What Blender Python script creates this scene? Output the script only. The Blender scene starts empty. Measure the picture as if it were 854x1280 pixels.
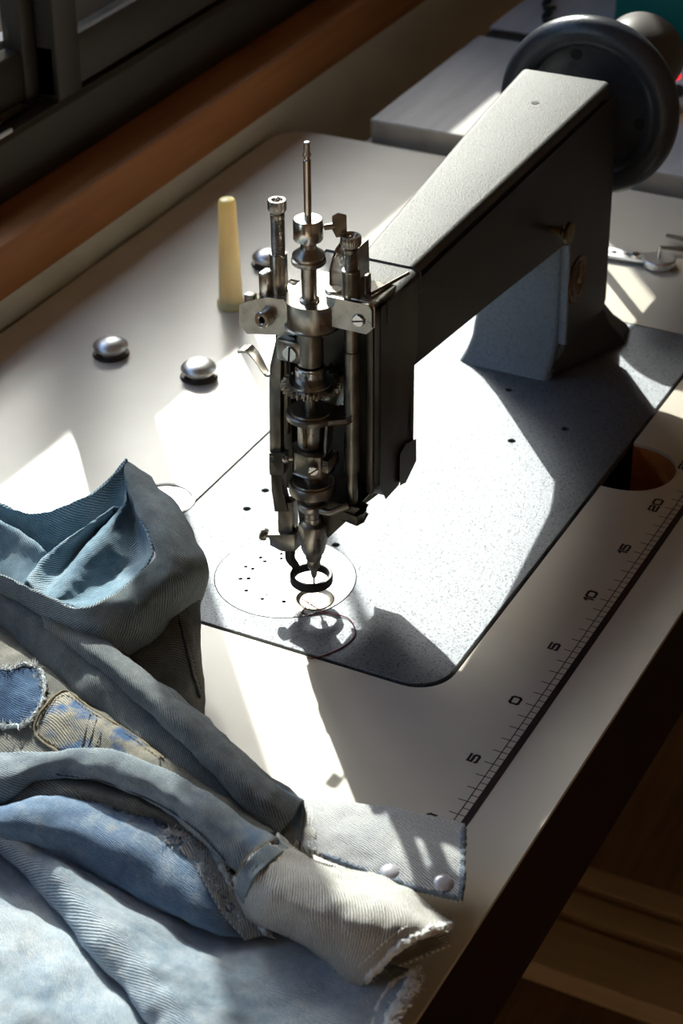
import bpy, bmesh, math, random
from mathutils import Vector, noise
from math import sin, cos, pi, radians
random.seed(4)
sc = bpy.context.scene

# ------------------------------------------------------------------ camera
# all lengths below are centimetres on the table (X along the ruler, Y towards the window, Z up); cm() turns them into metres
CM = 0.01
FPX, PPX, PPY = 2601.29, 298.95, 615.84
CAM = Vector((-76.410, -29.299, 62.935))
FW = Vector((0.73129183, 0.4318927, -0.52790241))
RT = Vector((0.49047922, -0.87082785, -0.03299994))
UP = Vector((0.47396455, 0.23479257, 0.84866369))
def cm(v): return Vector(v) * CM
def W(x, y, z=0.0, ax=2):
    """point where the sight line of pixel (x, y) meets the plane  axis = z"""
    d = FW + RT * ((x - PPX) / FPX) - UP * ((y - PPY) / FPX)
    return CAM + d * ((z - CAM[ax]) / d[ax])

cd = bpy.data.cameras.new('camera'); cam = bpy.data.objects.new('camera', cd); sc.collection.objects.link(cam)
from mathutils import Matrix
M = Matrix((RT, UP, -FW)).transposed().to_4x4(); M.translation = CAM * CM
cam.matrix_world = M
cd.sensor_fit = 'VERTICAL'; cd.sensor_height = 36.0; cd.sensor_width = 24.0
cd.lens = FPX * 36 / 1280
cd.shift_x = (427 - PPX) / 1280; cd.shift_y = -(640 - PPY) / 1280
cd.clip_start = 0.05; cd.clip_end = 60
cd.dof.use_dof = True; cd.dof.focus_distance = 1.04; cd.dof.aperture_fstop = 16
sc.camera = cam

# ------------------------------------------------------------------ light
AZ = (-0.7615, -0.648); TANE = 0.67
world = bpy.data.worlds.new('sky'); sc.world = world; world.use_nodes = True
bg = world.node_tree.nodes['Background']; bg.inputs[1].default_value = 0.52
sky = world.node_tree.nodes.new('ShaderNodeTexSky'); sky.sky_type = 'NISHITA'; sky.sun_disc = False
sky.sun_elevation = math.atan(TANE); sky.sun_rotation = math.atan2(-AZ[0], -AZ[1]); sky.air_density = 1.0; sky.dust_density = 1.5; sky.ozone_density = 1.0
world.node_tree.links.new(sky.outputs[0], bg.inputs[0])
sl = bpy.data.lights.new('sun', 'SUN'); sl.energy = 7.2; sl.angle = radians(0.53); sl.color = (1, 0.95, 0.87)
sun = bpy.data.objects.new('sun', sl); sc.collection.objects.link(sun)
sun.rotation_euler = Vector((AZ[0], AZ[1], -TANE)).to_track_quat('-Z', 'Y').to_euler(); sun.location = (3, 3, 3)
hl_ = bpy.data.lights.new('circumsolar_haze', 'SUN'); hl_.energy = 2.2; hl_.angle = radians(20); hl_.color = (1, 0.97, 0.93)     # bright hazy sky around the sun
haze = bpy.data.objects.new('circumsolar_haze', hl_); sc.collection.objects.link(haze); haze.rotation_euler = sun.rotation_euler; haze.location = (3.2, 3, 3)
pl = bpy.data.lights.new('window_portal', 'AREA'); pl.shape = 'RECTANGLE'; pl.size = 2.1; pl.size_y = 1.35
pl.cycles.is_portal = True
po = bpy.data.objects.new('window_portal', pl); sc.collection.objects.link(po)
po.location = (0.0, 0.585, 0.75); po.rotation_euler = (radians(-90), 0, 0)
vs = sc.view_settings; vs.view_transform = 'Standard'; vs.look = 'None'; vs.gamma = 1; vs.use_curve_mapping = False; vs.exposure = 0.36
sc.cycles.max_bounces = 8; sc.cycles.diffuse_bounces = 5; sc.cycles.glossy_bounces = 4; sc.cycles.transparent_max_bounces = 8
sc.cycles.caustics_reflective = False; sc.cycles.sample_clamp_indirect = 6; sc.cycles.blur_glossy = 0.5

# ------------------------------------------------------------------ materials
def nt(name):
    m = bpy.data.materials.new(name); m.use_nodes = True
    t = m.node_tree; return m, t, t.nodes['Principled BSDF']
def N(t, typ, **kw):
    n = t.nodes.new(typ)
    for k, v in kw.items():
        if k in n.inputs: n.inputs[k].default_value = v
        else: setattr(n, k, v)
    return n
def ramp(t, fac, stops):
    r = t.nodes.new('ShaderNodeValToRGB'); e = r.color_ramp.elements
    e[0].position, e[0].color = stops[0][0], (*stops[0][1], 1); e[1].position, e[1].color = stops[-1][0], (*stops[-1][1], 1)
    for p, c in stops[1:-1]:
        q = e.new(p); q.color = (*c, 1)
    t.links.new(fac, r.inputs[0]); return r.outputs[0]
def mat(name, col, rough=.5, metal=0., var=.0, scale=60, bump=0., bscale=400, coat=0., stretch=None, spec=.5, rvar=0.):
    m, t, b = nt(name)
    b.inputs['Roughness'].default_value = rough; b.inputs['Metallic'].default_value = metal
    b.inputs['Specular IOR Level'].default_value = spec
    if coat: b.inputs['Coat Weight'].default_value = coat; b.inputs['Coat Roughness'].default_value = .12
    tc = N(t, 'ShaderNodeTexCoord'); mp = N(t, 'ShaderNodeMapping')
    t.links.new(tc.outputs['Object'], mp.inputs[0])
    if stretch: mp.inputs['Scale'].default_value = stretch
    n1 = N(t, 'ShaderNodeTexNoise', Scale=scale, Detail=5.0); t.links.new(mp.outputs[0], n1.inputs['Vector'])
    lo = tuple(c * (1 - var) for c in col); hi = tuple(min(1, c * (1 + var)) for c in col)
    t.links.new(ramp(t, n1.outputs['Fac'], [(.3, lo), (.7, hi)]), b.inputs['Base Color'])
    if rvar:
        r2 = N(t, 'ShaderNodeMapRange'); r2.inputs[3].default_value = max(.03, rough - rvar); r2.inputs[4].default_value = rough + rvar
        t.links.new(n1.outputs['Fac'], r2.inputs[0]); t.links.new(r2.outputs[0], b.inputs['Roughness'])
    if bump:
        n2 = N(t, 'ShaderNodeTexNoise', Scale=bscale, Detail=2.0); t.links.new(mp.outputs[0], n2.inputs['Vector'])
        bp = N(t, 'ShaderNodeBump', Strength=bump, Distance=.001); t.links.new(n2.outputs['Fac'], bp.inputs['Height'])
        t.links.new(bp.outputs[0], b.inputs['Normal'])
    return m
def hammertone(name, col, rough=.38, sc_=900, bump=.5, fl=.45, metal=.25):
    m, t, b = nt(name)
    tc = N(t, 'ShaderNodeTexCoord')
    v = N(t, 'ShaderNodeTexNoise', Scale=sc_, Detail=4.0, Roughness=.7); t.links.new(tc.outputs['Object'], v.inputs['Vector'])
    n = N(t, 'ShaderNodeTexNoise', Scale=25.0, Detail=3.0); t.links.new(tc.outputs['Object'], n.inputs['Vector'])
    c = ramp(t, v.outputs['Fac'], [(.38, tuple(x * fl for x in col)), (.46, col), (.7, tuple(min(1, x * 1.12) for x in col))])
    mx = N(t, 'ShaderNodeMix', data_type='RGBA', blend_type='MULTIPLY'); mx.inputs[0].default_value = .35
    t.links.new(c, mx.inputs[6]); t.links.new(ramp(t, n.outputs['Fac'], [(.3, (.8, .8, .8)), (.7, (1, 1, 1))]), mx.inputs[7])
    t.links.new(mx.outputs[2], b.inputs['Base Color'])
    b.inputs['Metallic'].default_value = metal; b.inputs['Roughness'].default_value = rough
    bp = N(t, 'ShaderNodeBump', Strength=bump, Distance=.0006); t.links.new(v.outputs['Fac'], bp.inputs['Height']); t.links.new(bp.outputs[0], b.inputs['Normal'])
    return m
def wood(name, c1, c2, rough=.4, axis=0, coat=.3, spec=.5):
    m, t, b = nt(name)
    tc = N(t, 'ShaderNodeTexCoord'); mp = N(t, 'ShaderNodeMapping'); s = [30, 30, 30]; s[axis] = 2.2
    mp.inputs['Scale'].default_value = s; t.links.new(tc.outputs['Object'], mp.inputs[0])
    n = N(t, 'ShaderNodeTexNoise', Scale=3.0, Detail=6.0, Distortion=.6); t.links.new(mp.outputs[0], n.inputs['Vector'])
    t.links.new(ramp(t, n.outputs['Fac'], [(.3, c1), (.68, c2)]), b.inputs['Base Color'])
    b.inputs['Roughness'].default_value = rough; b.inputs['Coat Weight'].default_value = coat; b.inputs['Coat Roughness'].default_value = .2
    b.inputs['Specular IOR Level'].default_value = spec
    bp = N(t, 'ShaderNodeBump', Strength=.15, Distance=.001); t.links.new(n.outputs['Fac'], bp.inputs['Height']); t.links.new(bp.outputs[0], b.inputs['Normal'])
    return m
def denim(name, dark, mid, light, fade=.5, scale=14, twill=1.0, weave=600, stain=None):
    """twill weave on the UV (metres of cloth) over blotchy indigo fading"""
    m, t, b = nt(name)
    uv = N(t, 'ShaderNodeUVMap'); mp = N(t, 'ShaderNodeMapping'); mp.inputs['Rotation'].default_value = (0, 0, radians(58))
    t.links.new(uv.outputs[0], mp.inputs[0])
    wv = N(t, 'ShaderNodeTexWave', Scale=weave * .5, Distortion=2.2, Detail=2.0); wv.inputs['Detail Scale'].default_value = 2.0
    wv.bands_direction = 'X'; t.links.new(mp.outputs[0], wv.inputs['Vector'])
    tc = N(t, 'ShaderNodeTexCoord')
    n1 = N(t, 'ShaderNodeTexNoise', Scale=scale, Detail=7.0, Roughness=.62); t.links.new(tc.outputs['Object'], n1.inputs['Vector'])
    n2 = N(t, 'ShaderNodeTexNoise', Scale=1100.0, Detail=3.0, Roughness=.75); t.links.new(uv.outputs[0], n2.inputs['Vector'])
    n4 = N(t, 'ShaderNodeTexNoise', Scale=150.0, Detail=4.0, Roughness=.7); t.links.new(tc.outputs['Object'], n4.inputs['Vector'])
    nm = N(t, 'ShaderNodeMix', data_type='FLOAT'); nm.inputs[0].default_value = .35; t.links.new(n1.outputs['Fac'], nm.inputs[2]); t.links.new(n4.outputs['Fac'], nm.inputs[3])
    base = ramp(t, nm.outputs[0], [(.5 - fade * .22, dark), (.5, mid), (.5 + fade * .22, light)])
    tw = N(t, 'ShaderNodeMix', data_type='FLOAT'); tw.inputs[0].default_value = .5
    t.links.new(wv.outputs['Fac'], tw.inputs[2]); t.links.new(n2.outputs['Fac'], tw.inputs[3])
    mx = N(t, 'ShaderNodeMix', data_type='RGBA', blend_type='MULTIPLY'); mx.inputs[0].default_value = min(1, .9 * twill)
    t.links.new(base, mx.inputs[6]); t.links.new(ramp(t, tw.outputs[0], [(.30, (.20, .25, .33)), (.58, (1.0, 1.0, 1.0))]), mx.inputs[7])
    out = mx.outputs[2]
    if stain:
        n3 = N(t, 'ShaderNodeTexNoise', Scale=stain[1], Detail=5.0, Roughness=.6); t.links.new(tc.outputs['Object'], n3.inputs['Vector'])
        m2 = N(t, 'ShaderNodeMix', data_type='RGBA'); t.links.new(out, m2.inputs[6]); m2.inputs[7].default_value = (*stain[0], 1)
        r3 = ramp(t, n3.outputs['Fac'], [(stain[2], (0, 0, 0)), (stain[2] + .1, (1, 1, 1))]); t.links.new(r3, m2.inputs[0]); out = m2.outputs[2]
    t.links.new(out, b.inputs['Base Color'])
    b.inputs['Roughness'].default_value = .88; b.inputs['Specular IOR Level'].default_value = .2
    b.inputs['Sheen Weight'].default_value = .12; b.inputs['Sheen Roughness'].default_value = .5
    bp = N(t, 'ShaderNodeBump', Strength=.7, Distance=.0006); t.links.new(tw.outputs[0], bp.inputs['Height']); t.links.new(bp.outputs[0], b.inputs['Normal'])
    return m
def glass_mat():
    m = bpy.data.materials.new('window_glass'); m.use_nodes = True; t = m.node_tree; t.nodes.clear()
    o = N(t, 'ShaderNodeOutputMaterial'); a = N(t, 'ShaderNodeBsdfTransparent'); a.inputs[0].default_value = (.93, .96, .95, 1)
    g = N(t, 'ShaderNodeBsdfGlossy'); g.inputs['Roughness'].default_value = .02
    x = N(t, 'ShaderNodeMixShader'); x.inputs[0].default_value = .07
    t.links.new(a.outputs[0], x.inputs[1]); t.links.new(g.outputs[0], x.inputs[2]); t.links.new(x.outputs[0], o.inputs[0])
    return m
MT = dict(
    laminate=mat('table_laminate', (.74, .68, .585), .32, var=.03, scale=30, bump=.03, bscale=1500),
    edge=mat('table_edge_band', (.016, .007, .007), .45, var=.2, scale=40, spec=.25),
    rawwood=wood('raw_wood', (.45, .15, .035), (.65, .26, .08), .55, 0),
    ink=mat('ruler_ink', (.028, .012, .016), .45, var=.1),
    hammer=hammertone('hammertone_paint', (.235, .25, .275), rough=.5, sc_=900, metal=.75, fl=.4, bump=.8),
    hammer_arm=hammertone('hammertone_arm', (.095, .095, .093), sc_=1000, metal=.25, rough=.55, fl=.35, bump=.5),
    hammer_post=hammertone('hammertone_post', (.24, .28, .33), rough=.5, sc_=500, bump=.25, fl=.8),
    hammer_wheel=hammertone('hammertone_wheel', (.055, .062, .075), rough=.3, sc_=420, bump=.3, fl=.75),
    cover=mat('dark_satin_cover', (.035, .033, .031), .45, .2, var=.1, scale=40, bump=.05),
    black=mat('blackened_recess', (.008, .008, .008), .7, 0, var=.1),
    steel=mat('polished_steel', (.62, .60, .57), .22, 1, var=.12, scale=90, rvar=.08),
    worn=mat('worn_steel', (.38, .355, .32), .30, 1, var=.3, scale=120, rvar=.1, bump=.06, bscale=700),
    darksteel=mat('oiled_dark_steel', (.27, .245, .21), .34, 1, var=.35, scale=110, rvar=.1, bump=.08, bscale=600),
    castiron=mat('machined_cast_iron', (.115, .105, .09), .42, .9, var=.3, scale=70, rvar=.1, bump=.12, bscale=500, stretch=(1, 1, .25)),
    throat=mat('throat_plate_steel', (.30, .30, .31), .16, .97, var=.06, scale=60, rvar=.06),
    brass=mat('tarnished_brass', (.20, .14, .07), .42, 1, var=.3, scale=150),
    copper=mat('copper_emblem', (.16, .075, .04), .42, .8, var=.5, scale=350, bump=.6, bscale=330),
    chrome=mat('satin_aluminium', (.78, .78, .80), .38, 1, var=.05, scale=60),
    rubber=mat('rubber_ring', (.03, .017, .012), .5, var=.2),
    cream_plastic=mat('cream_plastic', (.90, .70, .36), .35, 0, var=.05, scale=40),
    wall=mat('cream_wall_paint', (.88, .83, .68), .85, var=.05, scale=12, bump=.1, bscale=120),
    room=mat('room_wall_paint', (.74, .58, .42), .9, var=.05, scale=3),
    sill=wood('varnished_sill', (.40, .14, .035), (.52, .21, .06), .6, 0, .08),
    bronze=mat('bronze_aluminium', (.055, .045, .034), .5, .3, var=.1, scale=20),
    floor=wood('wooden_floor', (.26, .16, .09), (.38, .25, .15), .6, 0, 0),
    concrete=mat('blocker_concrete', (.30, .25, .24), .9, var=.15, scale=20, bump=.2, bscale=80),
    track=mat('pale_track', (.9, .88, .84), .5, var=.05),
    board=wood('whitewashed_board', (.52, .49, .47), (.62, .59, .57), .7, 0, 0),
    boardedge=mat('raw_board_edge', (.50, .44, .36), .8, var=.15, scale=60),
    pine=wood('pine_beam', (.62, .44, .28), (.72, .54, .36), .6, 1, .1),
    teal=mat('teal_plastic', (.0, .17, .15), .45, var=.06),
    grey_plastic=mat('grey_motor_paint', (.085, .075, .07), .45, 0, var=.08),
    blackplastic=mat('black_plastic', (.012, .012, .012), .4, var=.1),
    thread=mat('red_thread', (.22, .015, .035), .7, var=.2, scale=500),
    snap=mat('pearl_snap', (.60, .59, .66), .28, .3, var=.05, coat=.4),
    glass=glass_mat(),

)
MT['led'] = mat('red_led', (.8, .02, .02), .3); _l = MT['led'].node_tree.nodes['Principled BSDF']; _l.inputs['Emission Color'].default_value = (1, .03, .03, 1); _l.inputs['Emission Strength'].default_value = 1.2
_b = MT['cream_plastic'].node_tree.nodes['Principled BSDF']; _b.inputs['Subsurface Weight'].default_value = .8; _b.inputs['Subsurface Radius'].default_value = (.03, .022, .01); _b.inputs['Subsurface Scale'].default_value = .6
# ------------------------------------------------------------------ builders
WL = {}
def link(o, parent=None, loc=(0, 0, 0)):
    sc.collection.objects.link(o)
    loc = Vector(loc); WL[o.name] = loc
    if parent is not None:
        o.parent = parent; o.location = (loc - WL[parent.name]) * CM
    else: o.location = loc * CM
    return o
def thing(name, label, cat, loc=(0, 0, 0), group=None):
    o = bpy.data.objects.new(name, None); o.empty_display_size = .02
    link(o, None, loc); o['label'] = label; o['category'] = cat
    if group: o['group'] = group
    return o
def tag(o, label, cat, group=None):
    o['label'] = label; o['category'] = cat
    if group: o['group'] = group
    return o
def struct(o): o['kind'] = 'structure'; return o
def build(name, bm, m, parent=None, smooth=True, angle=40, label=None):
    """bm in world centimetres -> mesh object with its origin at its own middle"""
    bmesh.ops.recalc_face_normals(bm, faces=bm.faces)
    cs = [v.co for v in bm.verts]
    lo = Vector([min(c[i] for c in cs) for i in range(3)]); hi = Vector([max(c[i] for c in cs) for i in range(3)])
    mid = (lo + hi) / 2
    if parent is None: mid.z = lo.z
    for v in bm.verts: v.co = (v.co - mid) * CM
    me = bpy.data.meshes.new(name); bm.to_mesh(me); bm.free()
    if smooth:
        for p in me.polygons: p.use_smooth = True
        me.set_sharp_from_angle(angle=radians(angle))
    me.materials.append(m if not isinstance(m, str) else MT[m])
    o = bpy.data.objects.new(name, me); link(o, parent, mid)
    if label: o['label'] = label
    return o
def poly(bm, pts, faces):
    vs = [bm.verts.new(p) for p in pts]
    for f in faces:
        try: bm.faces.new([vs[i] for i in f])
        except ValueError: pass
    return vs
def bevel(bm, verts, w, seg=2, minang=25):
    vs = set(verts); es = []
    for e in bm.edges:
        if e.verts[0] in vs and e.verts[1] in vs and len(e.link_faces) == 2:
            bm.normal_update()
            if e.calc_face_angle(0) > radians(minang): es.append(e)
    if es: bmesh.ops.bevel(bm, geom=es, offset=w, segments=seg, affect='EDGES', profile=.5, clamp_overlap=True)
def box(x0, x1, y0, y1, z0, z1, bv=0, bm=None, seg=2):
    bm = bm or bmesh.new()
    vs = poly(bm, [(x, y, z) for x in (x0, x1) for y in (y0, y1) for z in (z0, z1)],
              [(0, 1, 3, 2), (4, 6, 7, 5), (0, 4, 5, 1), (2, 3, 7, 6), (0, 2, 6, 4), (1, 5, 7, 3)])
    if bv: bevel(bm, vs, bv, seg)
    return bm
def prism(pts, axis, a0, a1, bv=0, bm=None, seg=2):
    """2-D outline swept along axis; outline coordinates are the two other axes in order"""
    bm = bm or bmesh.new(); n = len(pts)
    def P(p, a):
        return [(a, p[0], p[1]), (p[0], a, p[1]), (p[0], p[1], a)][axis]
    vs = poly(bm, [P(p, a0) for p in pts] + [P(p, a1) for p in pts],
              [tuple(range(n)), tuple(range(2 * n - 1, n - 1, -1))] + [(i, (i + 1) % n, n + (i + 1) % n, n + i) for i in range(n)])
    if bv: bevel(bm, vs, bv, seg)
    return bm
def lathe(prof, c=(0, 0, 0), axis=2, n=40, bm=None, mod=None, cap=True, d=None):
    """prof = [(r, h)...] turned about an axis through c; mod(angle, i) scales the radius; d = any direction"""
    bm = bm or bmesh.new(); c = Vector(c)
    if d is not None:
        q = Vector(d).normalized().to_track_quat('Z', 'Y')
    else: q = [Vector((1, 0, 0)), Vector((0, 1, 0)), Vector((0, 0, 1))][axis].to_track_quat('Z', 'Y')
    rings = []
    for i, (r, h) in enumerate(prof):
        ring = []
        for k in range(n):
            a = 2 * pi * k / n; rr = r * (mod(a, i) if mod else 1)
            ring.append(bm.verts.new(c + q @ Vector((rr * cos(a), rr * sin(a), h))))
        rings.append(ring)
    for A, B in zip(rings, rings[1:]):
        for k in range(n): bm.faces.new((A[k], A[(k + 1) % n], B[(k + 1) % n], B[k]))
    if cap:
        bm.faces.new(rings[0]); bm.faces.new(rings[-1])
    return bm
def cyl(r, h0, h1, c=(0, 0, 0), axis=2, n=32, bv=.04, bm=None, mod=None, d=None):
    return lathe([(r - bv, h0), (r, h0 + bv), (r, h1 - bv), (r - bv, h1)], c, axis, n, bm, mod, d=d)
def ring(r0, r1, h0, h1, c, axis=2, n=48, bv=.03, bm=None, d=None):
    bm = lathe([(r0, h0 + bv), (r0 + bv, h0), (r1 - bv, h0), (r1, h0 + bv), (r1, h1 - bv), (r1 - bv, h1), (r0 + bv, h1), (r0, h1 - bv), (r0, h0 + bv)], c, axis, n, bm, cap=False, d=d)
    bmesh.ops.remove_doubles(bm, verts=bm.verts, dist=1e-4); return bm
def crom(P, n, closed=False):
    """Catmull-Rom through points, n samples evenly by parameter"""
    P = [Vector(p) for p in P]; m = len(P); out = []
    for k in range(n):
        t = k / (n - 1) * (m - 1); i = min(int(t), m - 2); f = t - i
        p0 = P[max(i - 1, 0)] if i > 0 else P[0] * 2 - P[1]; p1 = P[i]; p2 = P[i + 1]; p3 = P[i + 2] if i + 2 < m else P[-1] * 2 - P[-2]
        out.append(.5 * ((2 * p1) + (p2 - p0) * f + (2 * p0 - 5 * p1 + 4 * p2 - p3) * f * f + (3 * p1 - p0 - 3 * p2 + p3) * f ** 3))
    return out
def tube(path, r, n=8, bm=None, smoothn=None, cap=True):
    bm = bm or bmesh.new()
    P = crom(path, smoothn) if smoothn else [Vector(p) for p in path]
    rs = r if isinstance(r, (list, tuple)) else None
    up = Vector((0, 0, 1)); rings = []; last = None
    for i, p in enumerate(P):
        t = (P[min(i + 1, len(P) - 1)] - P[max(i - 1, 0)]).normalized()
        if last is None:
            s = t.cross(up)
            if s.length < .05: s = t.cross(Vector((1, 0, 0)))
            s.normalize()
        else: s = (last - t * last.dot(t)).normalized()
        last = s; b = t.cross(s)
        if rs: f = i / (len(P) - 1) * (len(rs) - 1); j = min(int(f), len(rs) - 2); rr = rs[j] + (rs[j + 1] - rs[j]) * (f - j)
        else: rr = r
        rings.append([bm.verts.new(p + (s * cos(2 * pi * k / n) + b * sin(2 * pi * k / n)) * rr) for k in range(n)])
    for A, B in zip(rings, rings[1:]):
        for k in range(n): bm.faces.new((A[k], A[(k + 1) % n], B[(k + 1) % n], B[k]))
    if cap: bm.faces.new(rings[0][::-1]); bm.faces.new(rings[-1])
    return bm
def plate(outer, holes, z0, z1, bv=0):
    """flat slab with holes from 2-D outlines, filled by a 2-D curve"""
    cu = bpy.data.curves.new('tmp', 'CURVE'); cu.dimensions = '2D'; cu.fill_mode = 'BOTH'; cu.extrude = (z1 - z0) / 2
    if bv: cu.bevel_depth = bv; cu.bevel_resolution = 1; cu.offset = -bv; cu.extrude -= bv
    for pts in [outer] + holes:
        s = cu.splines.new('POLY'); s.points.add(len(pts) - 1); s.use_cyclic_u = True
        for q, p in zip(s.points, pts): q.co = (p[0], p[1], 0, 1)
    o = bpy.data.objects.new('tmp', cu); sc.collection.objects.link(o)
    dg = bpy.context.evaluated_depsgraph_get(); me = bpy.data.meshes.new_from_object(o.evaluated_get(dg))
    bm = bmesh.new(); bm.from_mesh(me)
    bpy.data.objects.remove(o); bpy.data.curves.remove(cu); bpy.data.meshes.remove(me)
    bmesh.ops.remove_doubles(bm, verts=bm.verts, dist=1e-4)
    for v in bm.verts: v.co.z += (z0 + z1) / 2
    return bm
def circle(cx, cy, r, n=40, ry=None, rot=0):
    ry = ry or r; out = []
    for k in range(n):
        a = 2 * pi * k / n; x, y = r * cos(a), ry * sin(a)
        out.append((cx + x * cos(rot) - y * sin(rot), cy + x * sin(rot) + y * cos(rot)))
    return out
def rrect(x0, x1, y0, y1, r, n=8):
    """rounded rectangle; r = radii at (x0y0, x1y0, x1y1, x0y1)"""
    if not isinstance(r, (list, tuple)): r = [r] * 4
    out = []
    for (cx, cy, a0, rr) in ((x0 + r[0], y0 + r[0], 180, r[0]), (x1 - r[1], y0 + r[1], 270, r[1]), (x1 - r[2], y1 - r[2], 0, r[2]), (x0 + r[3], y1 - r[3], 90, r[3])):
        for k in range(n + 1):
            a = radians(a0 + 90 * k / n); out.append((cx + rr * cos(a), cy + rr * sin(a)))
    return out
def loft_sections(secs, bm=None, cap=True):
    bm = bm or bmesh.new(); rs = [[bm.verts.new(p) for p in s] for s in secs]; n = len(rs[0])
    for A, B in zip(rs, rs[1:]):
        for k in range(n): bm.faces.new((A[k], A[(k + 1) % n], B[(k + 1) % n], B[k]))
    if cap: bm.faces.new(rs[0]); bm.faces.new(rs[-1])
    return bm
def screw(parent, c, r, h, d, m='steel', slot=True, ang=0, name='screw'):
    """slotted screw head standing along d"""
    o = build(name, cyl(r, 0, h, c, n=24, bv=min(.05, r * .25), d=d), m, parent)
    if slot:
        q = Vector(d).normalized().to_track_quat('Z', 'Y'); c = Vector(c); bm = bmesh.new()
        ca, sa = cos(ang), sin(ang); pts = []
        for z in (h - .01, h + .012):
            for (x, y) in ((-r * .95, -r * .12), (r * .95, -r * .12), (r * .95, r * .12), (-r * .95, r * .12)):
                pts.append(c + q @ Vector((x * ca - y * sa, x * sa + y * ca, z)))
        poly(bm, pts, [(3, 2, 1, 0), (4, 5, 6, 7), (0, 1, 5, 4), (1, 2, 6, 5), (2, 3, 7, 6), (3, 0, 4, 7)])
        build('screw_slot', bm, 'black', o, smooth=False)
    return o
# ------------------------------------------------------------------ the room
WY = 46.5                       # room face of the window wall
struct(build('floor', box(-190, 260, -230, WY + 13, -77, -75), 'floor', smooth=False))
struct(build('ceiling', box(-190, 260, -230, WY + 13, 165, 170), 'room', smooth=False))
struct(build('wall_left', box(-192, -190, -230, WY + 13, -75, 165), 'room', smooth=False))
struct(build('wall_right', box(258, 260, -230, WY + 13, -75, 165), 'room', smooth=False))
struct(build('wall_front', box(-190, 258, -232, -230, -75, 165), 'room', smooth=False))
bm = box(-190, 258, WY, WY + 13, -75, 1.9); box(-190, -105, WY, WY + 13, 1.9, 165, bm=bm); box(104, 258, WY, WY + 13, 1.9, 165, bm=bm); box(-105, 104, WY, WY + 13, 143, 165, bm=bm)
struct(build('wall_back', bm, 'wall', smooth=False))
struct(build('trim_1', box(-104.9, 103.9, WY - .3, 50.2, 1.95, 5.7, .2), 'sill'))
struct(build('trim_2', box(103.95, 257.9, WY - .3, WY - .02, 1.95, 5.7, .12), 'sill'))
win = bpy.data.objects.new('window_1', None); link(win, None, (38, 51, 5.7)); struct(win)
bm = prism([(50.2, 1.95), (50.2, 9.6), (50.4, 10.0), (51.6, 10.0), (51.6, 8.6), (55.2, 8.6), (55.2, 1.95)], 0, -104.9, 103.9, .05)
build('bottom_frame', bm, 'bronze', win)
build('top_frame', box(-104.9, 103.9, 50.2, 55.2, 138, 142.9, .1), 'bronze', win)
build('side_frame', box(-104.9, -100, 50.2, 55.2, 10, 138, .1), 'bronze', win)
build('side_frame', box(100.5, 103.9, 50.2, 55.2, 10, 138, .1), 'bronze', win)
def sash(x0, x1, y0, y1, left=2.6, right=2.6, rail=3.6, z0=10.35):
    build('bottom_rail', box(x0, x1, y0, y1, z0, z0 + rail, .12), 'bronze', win)
    build('top_rail', box(x0, x1, y0, y1, 134.5, 138, .12), 'bronze', win)
    build('stile', box(x0, x0 + left, y0 - .25, y1, z0 - .3, 138, .12), 'bronze', win)
    build('stile', box(x1 - right, x1, y0 - .25, y1, z0 - .3, 138, .12), 'bronze', win)
    build('glass_pane', box(x0 + left, x1 - right, (y0 + y1) / 2 - .15, (y0 + y1) / 2 + .15, z0 + rail, 134.5), 'glass', win, smooth=False)
sash(36.0, 98.5, 50.55, 52.0, 2.9, 4.2)
sash(-28, 37.3, 52.3, 53.7, 3.0, 2.7)
sash(-100, -27, 50.55, 52.0, 3.0, 3.0)
build('centre_stile', box(50.6, 51.45, 51.15, 51.6, 13.9, 134.6, .05), 'bronze', win)
_w = W(16, 164, 50.3, 1); build('glint_strip', box(-20, _w.x, 50.28, 50.5, 10.0, 10.28, .05), 'track', win)  # pale strip standing in for a sun glint on the frame
build('sash_lock', box(34.2, 35.0, 51.3, 52.3, 18.5, 22.5, .25), 'blackplastic', win)
build('outer_track', box(-104, 103, 53.9, 55.1, 8.6, 14.4, .2), 'track', win)
tag(build('sun_block_ledge', box(52.2, 175, 62.0, 66, -30, 32.2), 'concrete', smooth=False), 'guessed grey concrete ledge outside the window, blocking low sun', 'ledge')  # guessed ledge, sized to set the window-side edge of the sunlit patch
tag(build('sun_block_wall', box(-150, 330, 122, 132, -75, 90.9), 'concrete', smooth=False), 'guessed low grey wall outside beyond the window, blocking low sun', 'wall')  # guessed unseen wall, sized to cut the softer sunlit patch
tag(build('sky_block_awning', box(-150, 330, 60.2, 106, 141, 144), 'concrete', smooth=False), 'added grey awning over the window, blocking high sky light', 'awning')  # unseen, added to keep high sky light off the table near the window

# ------------------------------------------------------------------ the sewing table
TX0, TX1, TY0, TY1 = -46.0, 60.4, -4.13, 46.0
PX0, PX1, PY0, PY1 = -1.2, 40.1, 4.26, 23.86     # bed plate
g = .19
table = thing('sewing_table', 'cream laminate sewing machine table with dark edge and printed ruler', 'table', ((TX0 + TX1) / 2, (TY0 + TY1) / 2, -75))
op = rrect(PX0 - g, PX1 + g, PY0 - g, PY1 + g, [2.0, .3, .3, .3])
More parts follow.
